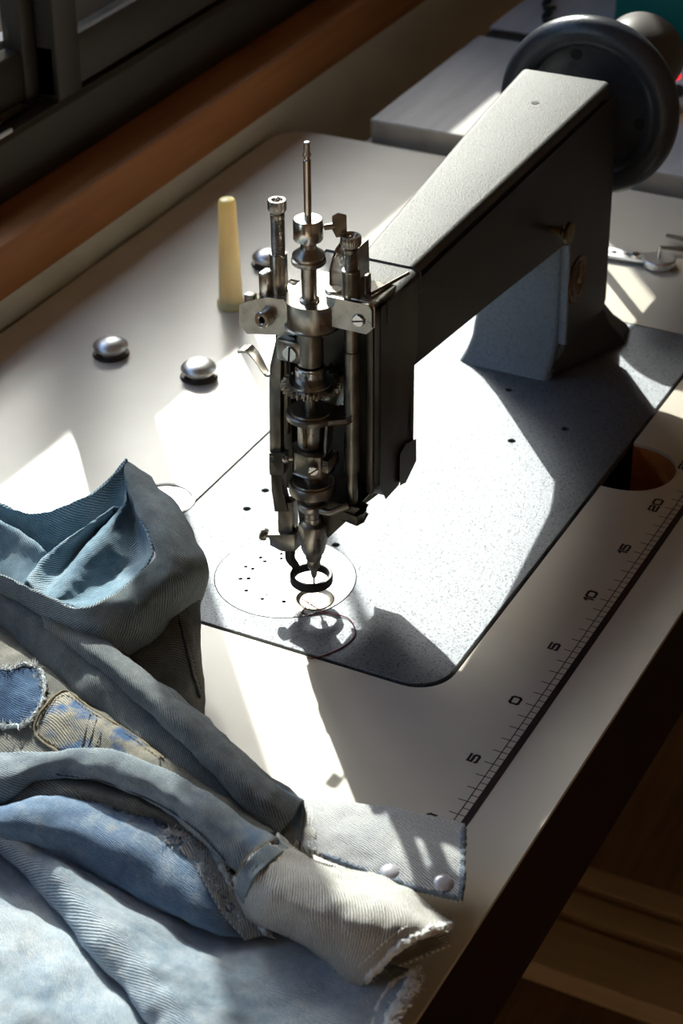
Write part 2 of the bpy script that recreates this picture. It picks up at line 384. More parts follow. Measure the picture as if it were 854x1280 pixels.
# the finger hole bulges out of the opening on the ruler side
hx0, hx1, hd = 20.6, 26.0, 3.4
cut = [(hx0, PY0 - g)] + [((hx0 + hx1) / 2 - (hx1 - hx0) / 2 * cos(pi * k / 24), PY0 - g - hd * sin(pi * k / 24) ** .75) for k in range(1, 24)] + [(hx1, PY0 - g)]
op2 = []
for i, p in enumerate(op):
    op2.append(p)
    if i == 8: op2 += cut
lat = circle(9.3, 26.2, 2.0)                     # slot of the slide latch by the plate
table_top = build('table_top', plate(rrect(TX0, TX1, TY0, TY1, [1.5, 1.5, 2.6, 2.6]), [op2], -.25, 0), 'laminate', table, angle=10)
bm = plate(rrect(TX0 + .02, TX1 - .02, TY0 + .02, TY1 - .02, [1.5, 1.5, 2.6, 2.6]), [op2], -8.05, -.26)
build('edge_band', bm, 'edge', table, angle=10)
def shell_open(pts, z0, z1):
    bm = bmesh.new(); a = [bm.verts.new((x, y, z0)) for x, y in pts]; b = [bm.verts.new((x, y, z1)) for x, y in pts]
    for i in range(len(pts) - 1): bm.faces.new((a[i], a[i + 1], b[i + 1], b[i]))
    return bm
build('finger_hole_lining', shell_open([(x, y + .02) for x, y in cut], -7.9, -.26), 'rawwood', table)
build('machine_well', box(PX0, PX1, PY0 - 3.5, PY1, -9, -8.6), 'black', table, smooth=False)
for k, (x, y) in enumerate(((-43, 0), (57, 0), (-43, 42), (57, 42))):
    build('leg', box(x - 1.6, x + 1.6, y - 1.6, y + 1.6, -74.8, -8.1, .3), 'blackplastic', table)
# ruler print
zr = .012
def flat(bm, x0, x1, y0, y1): return poly(bm, [(x0, y0, zr), (x1, y0, zr), (x1, y1, zr), (x0, y1, zr)], [(0, 1, 2, 3)])
bm = bmesh.new(); flat(bm, -13, 47, -1.13, -.77); build('ruler_band', bm, 'ink', table, smooth=False)
bm = bmesh.new(); flat(bm, -13, 47, -.455, -.405); build('ruler_line', bm, 'ink', table, smooth=False)
def tick(x, y0):
    bm = bmesh.new(); flat(bm, x - .028, x + .028, -.78, y0); build('ruler_tick', bm, 'ink', table, smooth=False)
for k in range(-26, 95):
    if k % 2 == 0: tick(k / 2, .02)
    else: tick(k / 2, -.42)
def stroke(bm, pts, w):
    for (a, b) in zip(pts, pts[1:]):
        a, b = Vector(a), Vector(b); d = (b - a).normalized(); n = Vector((-d.y, d.x)) * w / 2; a = a - d * w / 2; b = b + d * w / 2
        poly(bm, [(*(a - n), zr), (*(b - n), zr), (*(b + n), zr), (*(a + n), zr)], [(0, 1, 2, 3)])
GL = {'0': [[(0, .08), (.08, 0), (.47, 0), (.55, .08), (.55, .34), (.47, .42), (.08, .42), (0, .34), (0, .08)]],
      '1': [[(.05, .30), (.2, .42), (.2, 0)]],
      '2': [[(0, .34), (.06, .42), (.47, .42), (.53, .36), (.53, .26), (.47, .21), (.06, .2), (0, .14), (0, 0), (.55, 0)]],
      '5': [[(.53, .42), (.02, .42), (.02, .24), (.45, .24), (.53, .18), (.53, .06), (.46, 0), (.05, 0), (0, .06)]]}
for x, s in ((-10, '10'), (-5, '5'), (0, '0'), (5, '5'), (10, '10'), (15, '15'), (20, '20'), (25, '25'), (30, '30')):
    wid = sum(.36 if c == '1' else .72 for c in s) - .16; cx = x - wid / 2
    for c in s:
        if c not in GL: cx += .72; continue
        bm = bmesh.new()
        for pts in GL[c]: stroke(bm, [(cx + a, .34 + b * 1.05) for a, b in pts], .125)
        build('ruler_numeral', bm, 'ink', table, smooth=False)
        cx += .36 if c == '1' else .72
lc_ = W(206, 626)
inset = thing('inset_latch', 'flat round metal latch in dark ring, half under the jacket beside the bed plate', 'latch', (lc_.x, lc_.y, 0))
build('latch_ring', ring(1.56, 1.80, .005, .1, (lc_.x, lc_.y, 0)), 'blackplastic', inset)
build('latch_disc', cyl(1.53, .005, .04, (lc_.x, lc_.y, 0), bv=.01, n=48), 'chrome', inset)
# ------------------------------------------------------------------ the sewing machine
NX, NY = 3.2, 13.36                               # needle axis
mc = thing('embroidery_machine', 'grey hammertone chain stitch embroidery machine with exposed steel needle mechanism', 'sewing machine', (20, 14, 0))
THR = (4.335, 15.71, 3.78)
holes = [circle(*W(x, y)[:2], r) for x, y, r in ((309, 637, .2), (332, 614, .2), (420, 682, .2), (637, 488, .22), (708, 537, .24), (640, 552, .22))]
tp = circle(THR[0], THR[1], THR[2] + .025, 96)
build('bed_plate', plate(rrect(PX0, PX1, PY0, PY1, [2.0, .3, .3, .3]), holes + [tp], -.5, .06, .05), 'hammer', mc, angle=10)
cup = (NX, NY)
pin = [(200 + x / 4.27, 560 + y / 4.27, r) for x, y, r in ((538, 590, .11), (561, 611, .11), (458, 639, .11), (495, 650, .11), (430, 704, .12), (473, 702, .12), (461, 767, .12), (547, 811, .11), (662, 825, .11), (648, 570, .1), (648, 595, .1), (502, 753, .05), (569, 790, .05), (661, 800, .05))]
pin = [circle(*W(x, y)[:2], r, 14) for x, y, r in pin]
tpl = build('throat_plate', plate(circle(THR[0], THR[1], THR[2], 96), pin + [circle(cup[0], cup[1], 1.06, 48)], -.3, .07, .02), 'throat', mc, angle=10)
o = build('needle_cup', lathe([(1.05, -.05), (1.05, .07), (.98, .09), (.75, -.06), (.45, -.12), (.30, -.06), (.16, -.06), (.10, -.2)], (cup[0], cup[1], 0), n=48), 'darksteel', mc)
for a in (.5, 2.6, 4.6):
    build('cup_hole', cyl(.1, 0, .03, (cup[0] + .6 * cos(a), cup[1] + .6 * sin(a), -.09), n=14, bv=.005), 'black', o)
# --- arm and post
def sec(x, y0, y1, z0, z1, r=.45, n=5):
    k = min(1.6, .5 + (x - 8) * .1)
    return [(x, y, z) for y, z in rrect(y0, y1, z0, z1, [.25, k, r, r * .7], n)]
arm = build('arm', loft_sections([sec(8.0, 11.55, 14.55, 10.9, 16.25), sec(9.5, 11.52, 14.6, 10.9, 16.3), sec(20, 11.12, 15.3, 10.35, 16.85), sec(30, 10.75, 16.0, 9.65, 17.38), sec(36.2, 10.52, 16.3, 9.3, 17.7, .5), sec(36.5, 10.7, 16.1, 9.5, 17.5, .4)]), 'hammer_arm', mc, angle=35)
def ay(x): return 11.55 - (x - 8) / 28.2 * 1.03
def az(x): return 16.25 + (x - 8) / 28.2 * 1.45
def side(pts, dy0, dy1, name, m, parent, bv=.04):
    bm = bmesh.new(); n = len(pts)
    vs = poly(bm, [(x, ay(x) - dy0, z) for x, z in pts] + [(x, ay(x) - dy1, z) for x, z in pts],
              [tuple(range(n)), tuple(range(2 * n - 1, n - 1, -1))] + [(i, (i + 1) % n, n + (i + 1) % n, n + i) for i in range(n)])
    if bv: bevel(bm, vs, bv)
    return build(name, bm, m, parent)
side([(8.3, az(8.3) - .62), (35.4, az(35.4) - .72), (35.4, az(35.4) - .92), (8.3, az(8.3) - .82)], -.3, .02, 'cover_groove', 'black', arm, 0)
sc_pts = [(8.3, az(8.3) - .84), (36.3, az(36.3) - .95), (37.1, az(36.3) - 1.6), (37.3, 3.0), (37.0, 2.4), (31.4, 2.4), (31.15, 2.7), (31.0, 8.6), (30.7, 9.5), (30.0, 9.75), (20, 10.4), (8.3, 11.0)]
cover = side(sc_pts, -.2, .14, 'side_cover', 'cover', mc, .06)
side([(30.95, 2.6), (31.12, 2.6), (31.05, 8.7), (30.85, 9.5), (30.65, 9.4), (30.85, 8.6)], -.3, .2, 'cover_lip', 'hammer_post', mc, .03)
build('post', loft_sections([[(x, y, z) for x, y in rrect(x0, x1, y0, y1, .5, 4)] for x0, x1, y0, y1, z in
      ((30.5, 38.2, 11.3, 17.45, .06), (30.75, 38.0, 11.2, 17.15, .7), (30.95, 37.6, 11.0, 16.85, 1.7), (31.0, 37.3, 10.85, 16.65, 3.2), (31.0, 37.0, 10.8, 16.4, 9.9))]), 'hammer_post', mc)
build('post_foot', loft_sections([[(x, y, z) for x, y in P] for P, z in (
      (((30.9, 11.35), (37.3, 8.9), (39.4, 9.3), (39.6, 12), (30.9, 12)), .06), (((30.9, 11.3), (37.3, 9.05), (39.2, 9.5), (39.4, 12), (30.9, 12)), .5),
      (((31.0, 11.15), (37.2, 9.9), (38.6, 10.2), (38.8, 12), (31, 12)), 1.3), (((31.1, 10.95), (37.2, 10.5), (37.8, 10.7), (37.9, 12), (31.1, 12)), 2.5))]), 'cover', mc, angle=25)
build('arm_fillet', prism([(31.2, 9.9), (28.0, 10.1), (29.0, 9.7), (30.0, 9.1), (30.7, 8.2), (31.2, 7.0)], 1, 12.6, 15.2, .1), 'hammer_post', mc)
e = W(720, 348, 10.62, 1)
emb = build('emblem', lathe([(1.5, 0), (1.5, .06), (1.42, .1), (1.3, .07), (0.02, .07)], (e.x, ay(e.x) - .13, e.z), d=(0, -1, 0), n=48), 'copper', mc, label='round tarnished copper emblem')
ed = (e.x, ay(e.x) - .2, e.z)
build('emblem_band', ring(.98, 1.08, 0, .05, ed, d=(0, -1, 0), n=40, bv=.01), 'brass', emb)
for (dx, dz, sx, sz) in ((0, .1, .28, .5), (-.4, -.25, .3, .2), (.4, -.25, .3, .2), (0, -.55, .6, .12), (.0, .72, .18, .14)):
    build('emblem_relief', lathe([(.9, 0), (.75, .05), (.3, .09), (.02, .1)], (0, 0, 0), d=(0, -1, 0), n=16, mod=None), 'brass', emb)
    ob = bpy.data.objects[[x.name for x in emb.children][-1]]
    ob.scale = (sx, 1, sz); ob.location = (dx * CM, -.1 * CM, dz * CM)
s = W(690, 287, 10.6, 1)
ts = build('cover_screw', lathe([(.22, 0), (.22, .55), (.34, .6), (.34, .75), (.16, .8), (.16, 1.0), (.62, 1.05), (.66, 1.12), (.66, 1.28), (.6, 1.34), (.1, 1.36)], (s.x, ay(s.x) - .1, s.z), d=(0, -1, 0), n=28), 'brass', mc)
h = W(669, 132, 17.3); build('oil_hole', cyl(.24, 0, .05, (h.x, h.y, az(h.x) - .03), n=24, bv=.01), 'black', arm)
# --- handwheel, turned about X
HX, HY, HZ = 39.0, 13.1, 14.5
prof = []
for k in range(17):
    a = radians(-200 + 250 * k / 16); prof.append((4.95 + .88 * cos(a), .9 + .95 * sin(a)))
prof = [(.3, .2), (1.5, .2), (1.6, .55), (3.4, .95), (4.0, .75)] + [(4.85 + .95 * cos(a), .75 + 1.0 * sin(a)) for a in [radians(x) for x in range(-170, 171, 20)]] + [(3.9, 1.3), (3.2, 1.5), (1.6, 1.4), (1.5, 2.2), (.3, 2.2)]
hw = build('handwheel', lathe(prof, (HX, HY, HZ), axis=0, n=72), 'hammer_wheel', mc)
build('wheel_shaft', cyl(1.0, -3.0, 8, (HX, HY, HZ), axis=0), 'darksteel', hw)
for a in (1.25, 3.35, 5.4):
    q = Vector((1, 0, 0)).to_track_quat('Z', 'Y') @ Vector((3.35 * cos(a), 3.35 * sin(a), .9))
    build('wheel_hole', cyl(.36, 0, .08, Vector((HX, HY, HZ)) + q - Vector((.06, 0, 0)), axis=0, n=24, bv=.01), 'black', hw)
build('pulley', lathe([(.5, 3.6), (2.0, 3.6), (2.3, 3.8), (2.3, 4.6), (2.5, 4.7), (2.75, 5.0), (2.75, 8.6), (2.6, 8.9), (.5, 8.9)], (HX, HY - .6, HZ + .9), axis=0, n=48), 'grey_plastic', mc)
build('pulley_collar', lathe([(1, 1.6), (2.1, 1.6), (2.35, 2.2), (2.35, 3.7), (1, 3.8)], (HX, HY - .5, HZ + .8), axis=0, n=40), 'blackplastic', mc)
build('shading_drum', lathe([(.4, -4.7), (1.9, -4.5), (2.3, -4.1), (2.3, 4.1), (1.9, 4.5), (.4, 4.7)], (52.5, 17.0, 11.2), axis=0, n=40), 'grey_plastic', mc)  # unseen motor body made up behind the handwheel to shade the bed plate
build('shading_drum_bracket', box(52.1, 52.9, 18.6, 19.0, .05, 10.5, .1), 'grey_plastic', mc)  # made-up support for the shading body, hidden behind the post
# --- head casting
hc = build('head_casting', prism([(10.35, 16.9), (10.35, 7.0), (11.0, 5.9), (12.6, 4.2), (14.0, 4.2), (14.6, 5.6), (15.6, 8.0), (15.6, 16.9)], 0, 5.9, 8.5, .15), 'castiron', mc)
build('casting_flange', prism([(4.6, 17.2), (4.6, 7.2), (5.2, 6.2), (6.6, 6.2), (7.4, 7.4), (7.6, 9.6), (8.0, 11.6), (8.6, 13), (8.6, 16.9)], 1, 10.15, 10.95, .12), 'castiron', hc)
build('casting_rib', box(4.45, 4.75, 10.55, 10.95, 6.6, 16.4, .1), 'castiron', hc)
build('casting_wall', box(4.5, 6.2, 15.2, 16.05, 5.6, 16.2, .1), 'castiron', hc)
build('casting_lug', prism([(7.2, 8.2), (8.3, 7.9), (8.35, 6.7), (7.2, 6.1), (6.6, 6.3), (6.6, 8.0)], 1, 10.0, 11.2, .12), 'castiron', hc)
build('casting_chin', prism([(11.0, 6.2), (12.75, 4.0), (14.1, 4.0), (14.3, 6.2)], 0, 3.4, 6.1, .12), 'castiron', hc)
build('casting_cap', prism([(10.2, 16.2), (10.2, 17.2), (10.5, 17.35), (15.4, 17.35), (15.6, 17.1), (15.6, 16.2)], 0, 5.2, 9.0, .1), 'hammer_arm', hc)
# --- top clamp block
blk = build('clamp_block', prism(rrect(2.35, 6.2, 12.15, 14.6, [1.1, .3, .3, 1.1], 6), 2, 16.15, 17.62, .14), 'worn', mc)
build('clamp_plate', prism([(10.1, 16.75), (10.1, 17.75), (10.25, 17.95), (12.4, 17.95), (12.4, 16.5), (10.35, 16.5)], 0, 3.25, 3.6, .06), 'worn', mc)
build('clamp_shelf', box(3.6, 6.6, 10.3, 12.3, 17.3, 17.6, .08), 'worn', mc)
screw(mc, (3.25, 10.72, 17.1), .33, .12, (-1, 0, 0), 'steel', ang=.25)
wing = build('clamp_wing', prism([(14.3, 15.7), (14.3, 17.3), (15.6, 17.2), (16.6, 16.8), (17.1, 16.5), (17.15, 15.5), (16.8, 15.2)], 0, 3.1, 5.2, .14), 'worn', mc)
build('clamp_jaw', box(3.15, 3.6, 16.45, 17.0, 15.4, 17.2, .08), 'worn', wing)
build('clamp_jaw', box(3.5, 4.3, 15.85, 16.35, 16.6, 18.35, .1), 'steel', wing)
sk = build('clamp_screw', ring(.17, .42, -.1, .55, (3.1, 15.65, 16.25), d=(-1, .1, .1), n=32, bv=.05), 'steel', wing)
build('clamp_screw_bore', cyl(.2, -.1, .2, (3.05, 15.65, 16.25), d=(-1, .1, .1), n=20, bv=.01), 'black', sk)
br = build('slide_bracket', box(2.55, 3.3, 13.55, 14.9, 14.3, 15.5, .15), 'worn', mc)
screw(br, (2.56, 14.12, 14.85), .42, .14, (-1, 0, 0), 'steel', ang=1.5)
# --- needle bar and its stack, all turned about the needle axis
A = (NX, NY, 0)
build('needle_bar', lathe([(.05, 17.4), (.185, 17.4), (.185, 24.9), (.14, 24.95), (.14, 25.05), (.2, 25.1), (.2, 25.2), (.155, 25.3), (.155, 25.75), (.11, 25.8), (.06, 25.8), (.06, 25.6)], A, n=28), 'steel', mc)
bc = build('bar_collar', lathe([(.2, 20.85), (.68, 20.85), (.72, 20.92), (.72, 21.85), (.66, 21.93), (.2, 21.93)], A, n=40), 'steel', mc)
wg = Vector((NX + .55, NY - .55, 21.35))
ws = build('thumb_screw', cyl(.15, 0, .55, wg, d=(.55, -.83, .1), n=16), 'worn', bc)
wq = wg + Vector((.33, -.5, .06)) * 1.25
build('thumb_grip', prism([(-.22, -.45), (.2, -.5), (.34, -.2), (.34, .4), (.1, .52), (-.22, .42)], 0, -.12, .12, .06), 'darksteel', ws)
tg = ws.children[0]; tg.location = (wq - WL[ws.name]) * CM; tg.rotation_euler = (0, .2, 0.55)
fl = build('bar_flange', lathe([(.2, 19.62), (.8, 19.62), (.84, 19.68), (.84, 19.85), (.74, 19.9), (.74, 20.0), (.8, 20.05), (.78, 20.12), (.42, 20.4), (.38, 20.5), (.38, 20.85), (.2, 20.85)], A, n=44, mod=lambda a, i: .86 if i in (2, 3) and 3.6 < a < 4.3 else 1), 'worn', mc)
build('bar_sleeve', lathe([(.2, 17.5), (.5, 17.5), (.5, 17.72), (.38, 17.8), (.38, 19.6), (.2, 19.65)], A, n=36), 'worn', mc)
build('guide_boss', lathe([(.2, 14.2), (.64, 14.2), (.66, 14.3), (.66, 16.2), (.2, 16.2)], A, n=36), 'darksteel', mc)
build('gear_collar', lathe([(.2, 13.2), (.74, 13.2), (.78, 13.26), (.78, 13.95), (.72, 14.0), (.72, 14.08), (.60, 14.12), (.3, 14.12)], A, n=40), 'steel', mc)
def teeth(n, d): return lambda a, i: 1 + d * (1 if (a * n / (2 * pi)) % 1 < .5 else -1)
bg_ = build('bevel_gear', lathe([(.3, 12.7), (1.0, 12.7), (1.12, 12.72), (1.42, 12.86), (1.38, 13.1), (1.1, 13.14), (1.08, 13.2), (.3, 13.2)], A, n=112, mod=lambda a, i: 1 + (.075 if i in (2, 3, 4) else 0) * (1 if (a * 28 / (2 * pi)) % 1 < .5 else -1)), 'worn', mc, angle=20)
build('drive_gear', lathe([(.2, -.1), (1.0, -.1), (1.25, .05), (.95, .4), (.2, .4)], (4.9, 12.9, 12.0), d=(-1, .1, .35), n=80, mod=lambda a, i: 1 + (.06 if i in (1, 2, 3) else 0) * (1 if (a * 20 / (2 * pi)) % 1 < .5 else -1)), 'darksteel', mc, angle=20)
build('needle_shaft', lathe([(.05, 9.6), (.3, 9.6), (.3, 12.8), (.05, 12.8)], A, n=28), 'darksteel', mc)
gr = build('guide_ring', lathe([(.35, 11.15), (1.22, 11.15), (1.28, 11.2), (1.28, 11.42), (1.2, 11.5), (1.05, 11.5), (1.0, 11.58), (.35, 11.58)], A, n=48), 'darksteel', mc)
build('guide_arm', prism([(NX - .9, NY - .6), (NX + .1, 11.4), (NX + 1.1, 11.2), (NX + 1.2, NY - .4)], 2, 11.15, 11.48, .06), 'darksteel', gr)
build('slide_barrel', lathe([(.3, 9.5), (.64, 9.5), (.7, 9.6), (.7, 11.15), (.3, 11.15)], A, n=36), 'worn', mc)
build('barrel_key', box(NX - .78, NX - .6, NY - .1, NY + .1, 9.7, 10.9, .03), 'brass', mc)
cb = build('clamp_collar', prism([(NX - 1.02, NY - .3), (NX - .75, NY - .95), (NX + .4, NY - 1.0), (NX + .9, NY - .4), (NX + .9, NY + .5), (NX - .2, NY + .95), (NX - .85, NY + .55)], 2, 8.15, 9.45, .1), 'darksteel', mc)
screw(cb, (NX - .93, NY - .55, 8.75), .27, .28, (-.85, -.5, 0), 'steel', ang=.6)
build('collar_tab', box(NX - .75, NX + .5, NY - 1.3, NY - .95, 8.55, 9.25, .06), 'darksteel', cb)
screw(cb, (NX - .7, NY - 1.12, 8.98), .14, .1, (-1, 0, 0), 'worn', ang=.3)
build('collar_knob', lathe([(.1, 0), (.1, .2), (.2, .25), (.24, .4), (.15, .52), (.03, .55)], (NX - .45, NY + .85, 8.7), d=(-.35, .9, 0), n=20), 'steel', cb)
build('barrel_fin', prism([(NX - .1, 11.1), (NX + .5, 11.1), (NX + .3, 9.9), (NX - .35, 9.4)], 1, NY - 1.0, NY - .85, .03), 'worn', mc)
build('drive_disc', lathe([(.3, 6.75), (1.1, 6.75), (1.2, 6.82), (1.2, 7.28), (1.14, 7.36), (1.02, 7.36), (.98, 7.44), (.4, 7.44), (.4, 8.2)], A, n=56), 'darksteel', mc)
build('disc_neck', lathe([(.05, 5.2), (.42, 5.2), (.42, 6.3), (.5, 6.35), (.5, 6.75), (.05, 6.75)], A, n=32), 'darksteel', mc)
lr = build('guide_collar', lathe([(.3, 5.75), (.72, 5.75), (.76, 5.8), (.76, 6.1), (.7, 6.16), (.3, 6.16)], A, n=40), 'worn', mc)
build('guide_collar_arm', tube([(NX - .3, NY - .5, 5.95), (NX - .3, NY - 1.1, 5.95), (NX - .1, NY - 1.5, 6.12), (NX + .2, NY - 1.95, 6.3)], [.2, .17, .17, .2], 10, smoothn=14), 'worn', lr)
nz = build('nozzle', lathe([(.1, 1.45), (.15, 1.55), (.2, 1.95), (.34, 2.15), (.37, 2.5), (.36, 2.6), (.43, 2.7), (.45, 2.9), (.58, 3.1), (.65, 3.35), (.67, 3.7), (.74, 3.74), (.76, 4.0), (.76, 4.72), (.72, 4.85), (.45, 4.95), (.45, 5.25)], A, n=44), 'worn', mc)
build('needle', lathe([(.01, .45), (.05, .62), (.055, 1.7)], A, n=12), 'steel', mc)
# --- columns
LC = (4.3, 15.62)
build('spring_column', lathe([(.05, 17.0), (.44, 17.0), (.44, 19.15), (.40, 19.2), (.3, 19.2)], (*LC, 0), n=32), 'worn', mc)
thr = [(.05, 19.1)] + [(.33 + (.025 if k % 2 else -.01), 19.15 + k * .055) for k in range(36)] + [(.36, 21.15), (.36, 21.3), (.30, 21.35), (.30, 21.5), (.05, 21.5)]
build('column_thread', lathe(thr, (*LC, 0), n=28), 'darksteel', mc)
kn = lambda a, i: 1 + (.02 if i in (1, 2, 3, 4) else 0) * (1 if (a * 30 / (2 * pi)) % 1 < .5 else -1)
build('column_knob', lathe([(.2, 21.45), (.42, 21.47), (.46, 21.55), (.46, 21.95), (.42, 22.03), (.3, 22.03), (.22, 21.9), (.05, 21.9)], (*LC, 0), n=120, mod=kn), 'worn', mc)
build('column_tip', lathe([(.18, 21.85), (.18, 22.05), (.1, 22.16), (.02, 22.18)], (*LC, 0), n=20), 'steel', mc)
RC = (4.0, 11.5)
build('spring_column', lathe([(.05, 5.4), (.28, 5.4), (.30, 5.5), (.30, 8.0), (.40, 8.05), (.40, 14.9), (.34, 14.95), (.34, 17.4), (.46, 17.4), (.46, 19.25), (.42, 19.3), (.05, 19.3)], (*RC, 0), n=32), 'darksteel', mc)
build('column_sleeve', lathe([(.3, 17.6), (.46, 17.62), (.46, 19.3), (.4, 19.34), (.3, 19.34)], (*RC, 0), n=32), 'worn', mc)
thr = [(.05, 19.2)] + [(.32 + (.025 if k % 2 else -.01), 19.3 + k * .055) for k in range(18)] + [(.36, 20.3), (.36, 20.42), (.28, 20.46), (.28, 20.65), (.05, 20.65)]
build('column_thread', lathe(thr, (*RC, 0), n=28), 'darksteel', mc)
build('column_knob', lathe([(.2, 20.55), (.45, 20.58), (.5, 20.66), (.5, 21.0), (.46, 21.1), (.38, 21.12), (.2, 20.92), (.05, 20.92)], (*RC, 0), n=120, mod=kn), 'worn', mc)
build('column_tip', lathe([(.13, 20.88), (.13, 21.02), (.02, 21.08)], (*RC, 0), n=16), 'steel', mc)
build('column_foot', prism([(NX + .1, 10.9), (NX + .5, 10.75), (NX + 1.3, 10.9), (NX + 1.5, 11.9), (NX + .3, 12.0)], 2, 5.35, 5.9, .08), 'castiron', mc)
# --- things on top of the head
build('top_housing', prism([(5.3, 17.3), (5.3, 18.3), (5.6, 18.8), (5.95, 19.15), (6.3, 19.25), (7.2, 19.25), (7.3, 17.3)], 1, 12.2, 13.3, .12), 'worn', mc)
build('tension_disc', cyl(.45, 17.3, 17.75, (4.6, 12.75, 0), bv=.08), 'steel', mc)
build('top_pin', tube([(4.8, 10.9, 17.75), (8.0, 10.35, 17.6)], .09, 10), 'darksteel', mc)
build('top_post', box(5.0, 5.4, 11.1, 11.3, 17.4, 18.6, .05), 'darksteel', mc)
# --- presser bar on the window side
bar = [(343, 422, 3.6), (338, 450, 3.5), (336.5, 480, 3.4), (336.5, 520, 3.4), (337, 566, 3.4)]
def strip(rows, th, name, m, parent):
    """flat bar: rows of (x_left px, x_right px, y px, X plane), th = thickness towards the back"""
    secs = []
    for xl, xr, y, X in rows:
        a = W(xl, y, X, 0); b = W(xr, y, X, 0)
        secs.append([tuple(a), tuple(b), (b.x + th, b.y, b.z), (a.x + th, a.y, a.z)])
    bm = loft_sections(secs); bevel(bm, list(bm.verts), .05)
    return build(name, bm, m, parent)
strip([(346, 354, 418, 3.9), (341, 352, 440, 3.6), (337, 351, 458, 3.4), (336.3, 350.5, 480, 3.3), (336.3, 350.5, 520, 3.3), (336.8, 351, 566, 3.3)], .45, 'presser_lever_bar', 'darksteel', mc)
lb = strip([(336, 354.5, 566, 3.15), (336, 354.5, 584, 3.15), (337, 354.5, 594, 3.15)], .6, 'presser_bracket', 'castiron', mc)
p_ = W(340.5, 572, 3.15, 0); screw(lb, p_, .11, .06, (-1, 0, 0), 'steel')
p_ = W(340.5, 579.5, 3.15, 0); screw(lb, p_, .09, .04, (-1, 0, 0), 'darksteel', slot=False)
strip([(338, 352, 590, 3.3), (339, 353, 612, 3.3), (342, 358, 632, 3.3), (343, 360, 640, 3.3)], .5, 'presser_link', 'castiron', mc)
strip([(347, 366, 628, 3.4), (347, 366, 650, 3.4), (347.5, 366, 672, 3.4)], .65, 'presser_bar', 'darksteel', mc)
bmt = tube([(4.6, 15.55, 16.2), (4.6, 15.55, 9.0)], .28, 14); build('presser_spring_rod', bmt, 'darksteel', mc)
cl = strip([(336, 368, 668, 3.1), (336.5, 369, 682, 3.1), (352, 369, 690, 3.1)], .9, 'foot_clamp', 'worn', mc)
kp = W(339, 671, 3.4, 0)
build('foot_clamp_knob', lathe([(.1, 0), (.1, .2), (.3, .22), (.34, .3), (.34, .52), (.28, .6), (.08, .56)], kp, d=(-.25, .95, .28), n=28), 'worn', cl)
fr = build('foot_ring', ring(.90, 1.13, 1.22, 1.72, (NX - .1, NY + .1, 0), n=56, bv=.05), 'blackplastic', mc, label='dark ring shaped presser foot')
build('foot_stem', tube([W(363, 686, 3.4, 0), W(363, 698, 3.3, 0), (NX + .1, NY + 1.15, 1.75), (NX - .1, NY + 1.0, 1.45)], [.3, .27, .22, .2], 12, smoothn=14), 'blackplastic', fr)
# presser lifter on the far side of the head
lv = [W(303, 436, 5.2, 0), W(312, 436, 5.2, 0), W(322, 447, 5.2, 0), W(331, 462, 5.2, 0), W(338, 468, 5.2, 0), Vector((5.3, 15.9, 12.2))]
secs = []
for i, q in enumerate(crom(lv, 16)):
    w = .16 + .28 * (1 - i / 15); t = .07
    secs.append([(q.x - w, q.y, q.z - t), (q.x + w, q.y, q.z - t), (q.x + w, q.y + .05, q.z + t), (q.x - w, q.y + .05, q.z + t)])
bm = loft_sections(secs); bevel(bm, list(bm.verts), .03); build('presser_lifter', bm, 'steel', mc)
# ------------------------------------------------------------------ the denim jacket heaped on the table
AWAY = Vector((0.861, 0.508, 0))
DN = dict(
    sky=denim('denim_washed', (.13, .24, .33), (.28, .42, .51), (.50, .60, .66), .8, 22),
    slate=denim('denim_slate', (.17, .21, .23), (.30, .36, .38), (.46, .52, .54), .8, 22),
    greyblue=denim('denim_grey_blue', (.18, .24, .29), (.35, .42, .46), (.56, .60, .61), .8, 24, stain=((.16, .24, .36), 26, .60)),
    fringe=denim('denim_fringe', (.25, .32, .38), (.50, .53, .52), (.78, .77, .73), .7, 60, weave=420),
    pale=denim('denim_bleached', (.30, .43, .56), (.60, .70, .77), (.90, .92, .93), .8, 24, weave=590),
    blue=denim('denim_mid_blue', (.09, .17, .31), (.21, .32, .47), (.50, .58, .64), .8, 26, stain=((.36, .37, .34), 18, .60)),
    dusty=denim('denim_dusty', (.12, .14, .155), (.22, .245, .25), (.37, .39, .38), .8, 22, stain=((.22, .21, .17), 16, .58)),
    tan=denim('denim_tan_grimy', (.13, .14, .14), (.27, .26, .22), (.46, .43, .35), .8, 30, stain=((.07, .11, .18), 40, .62)),
    ecru=denim('denim_ecru', (.60, .57, .51), (.76, .73, .66), (.90, .87, .80), .8, 30, weave=590),
    cuffgrey=denim('denim_grey_cuff', (.58, .60, .63), (.74, .74, .72), (.88, .86, .82), .8, 30, weave=540, twill=1.1),
    indigo=denim('denim_indigo', (.02, .06, .14), (.04, .10, .21), (.09, .18, .31), .6, 40),
    patch=denim('denim_inky_patch', (.18, .21, .24), (.44, .40, .31), (.58, .52, .40), .8, 30, stain=((.05, .12, .26), 50, .50)),
)
DN['fray'] = mat('frayed_cotton', (.84, .84, .81), .95, var=.25, scale=300)
DN['frayblue'] = mat('frayed_blue_cotton', (.52, .59, .63), .95, var=.35, scale=300)
DN['stitch'] = mat('tan_stitch_thread', (.24, .20, .13), .9, var=.3, scale=300)
DN['stitchdark'] = mat('dark_stitch_thread', (.05, .06, .08), .9, var=.3, scale=300)
jacket = thing('denim_jacket', 'crumpled faded blue denim jacket heaped on the table, cuffs towards the ruler', 'jacket', tuple(W(150, 1000)))
def pt(p): return p.copy() if isinstance(p, Vector) else W(p[0], p[1], p[2])
def curl(row, d, dz): return [pt(p) + AWAY * d - Vector((0, 0, dz)) for p in row]
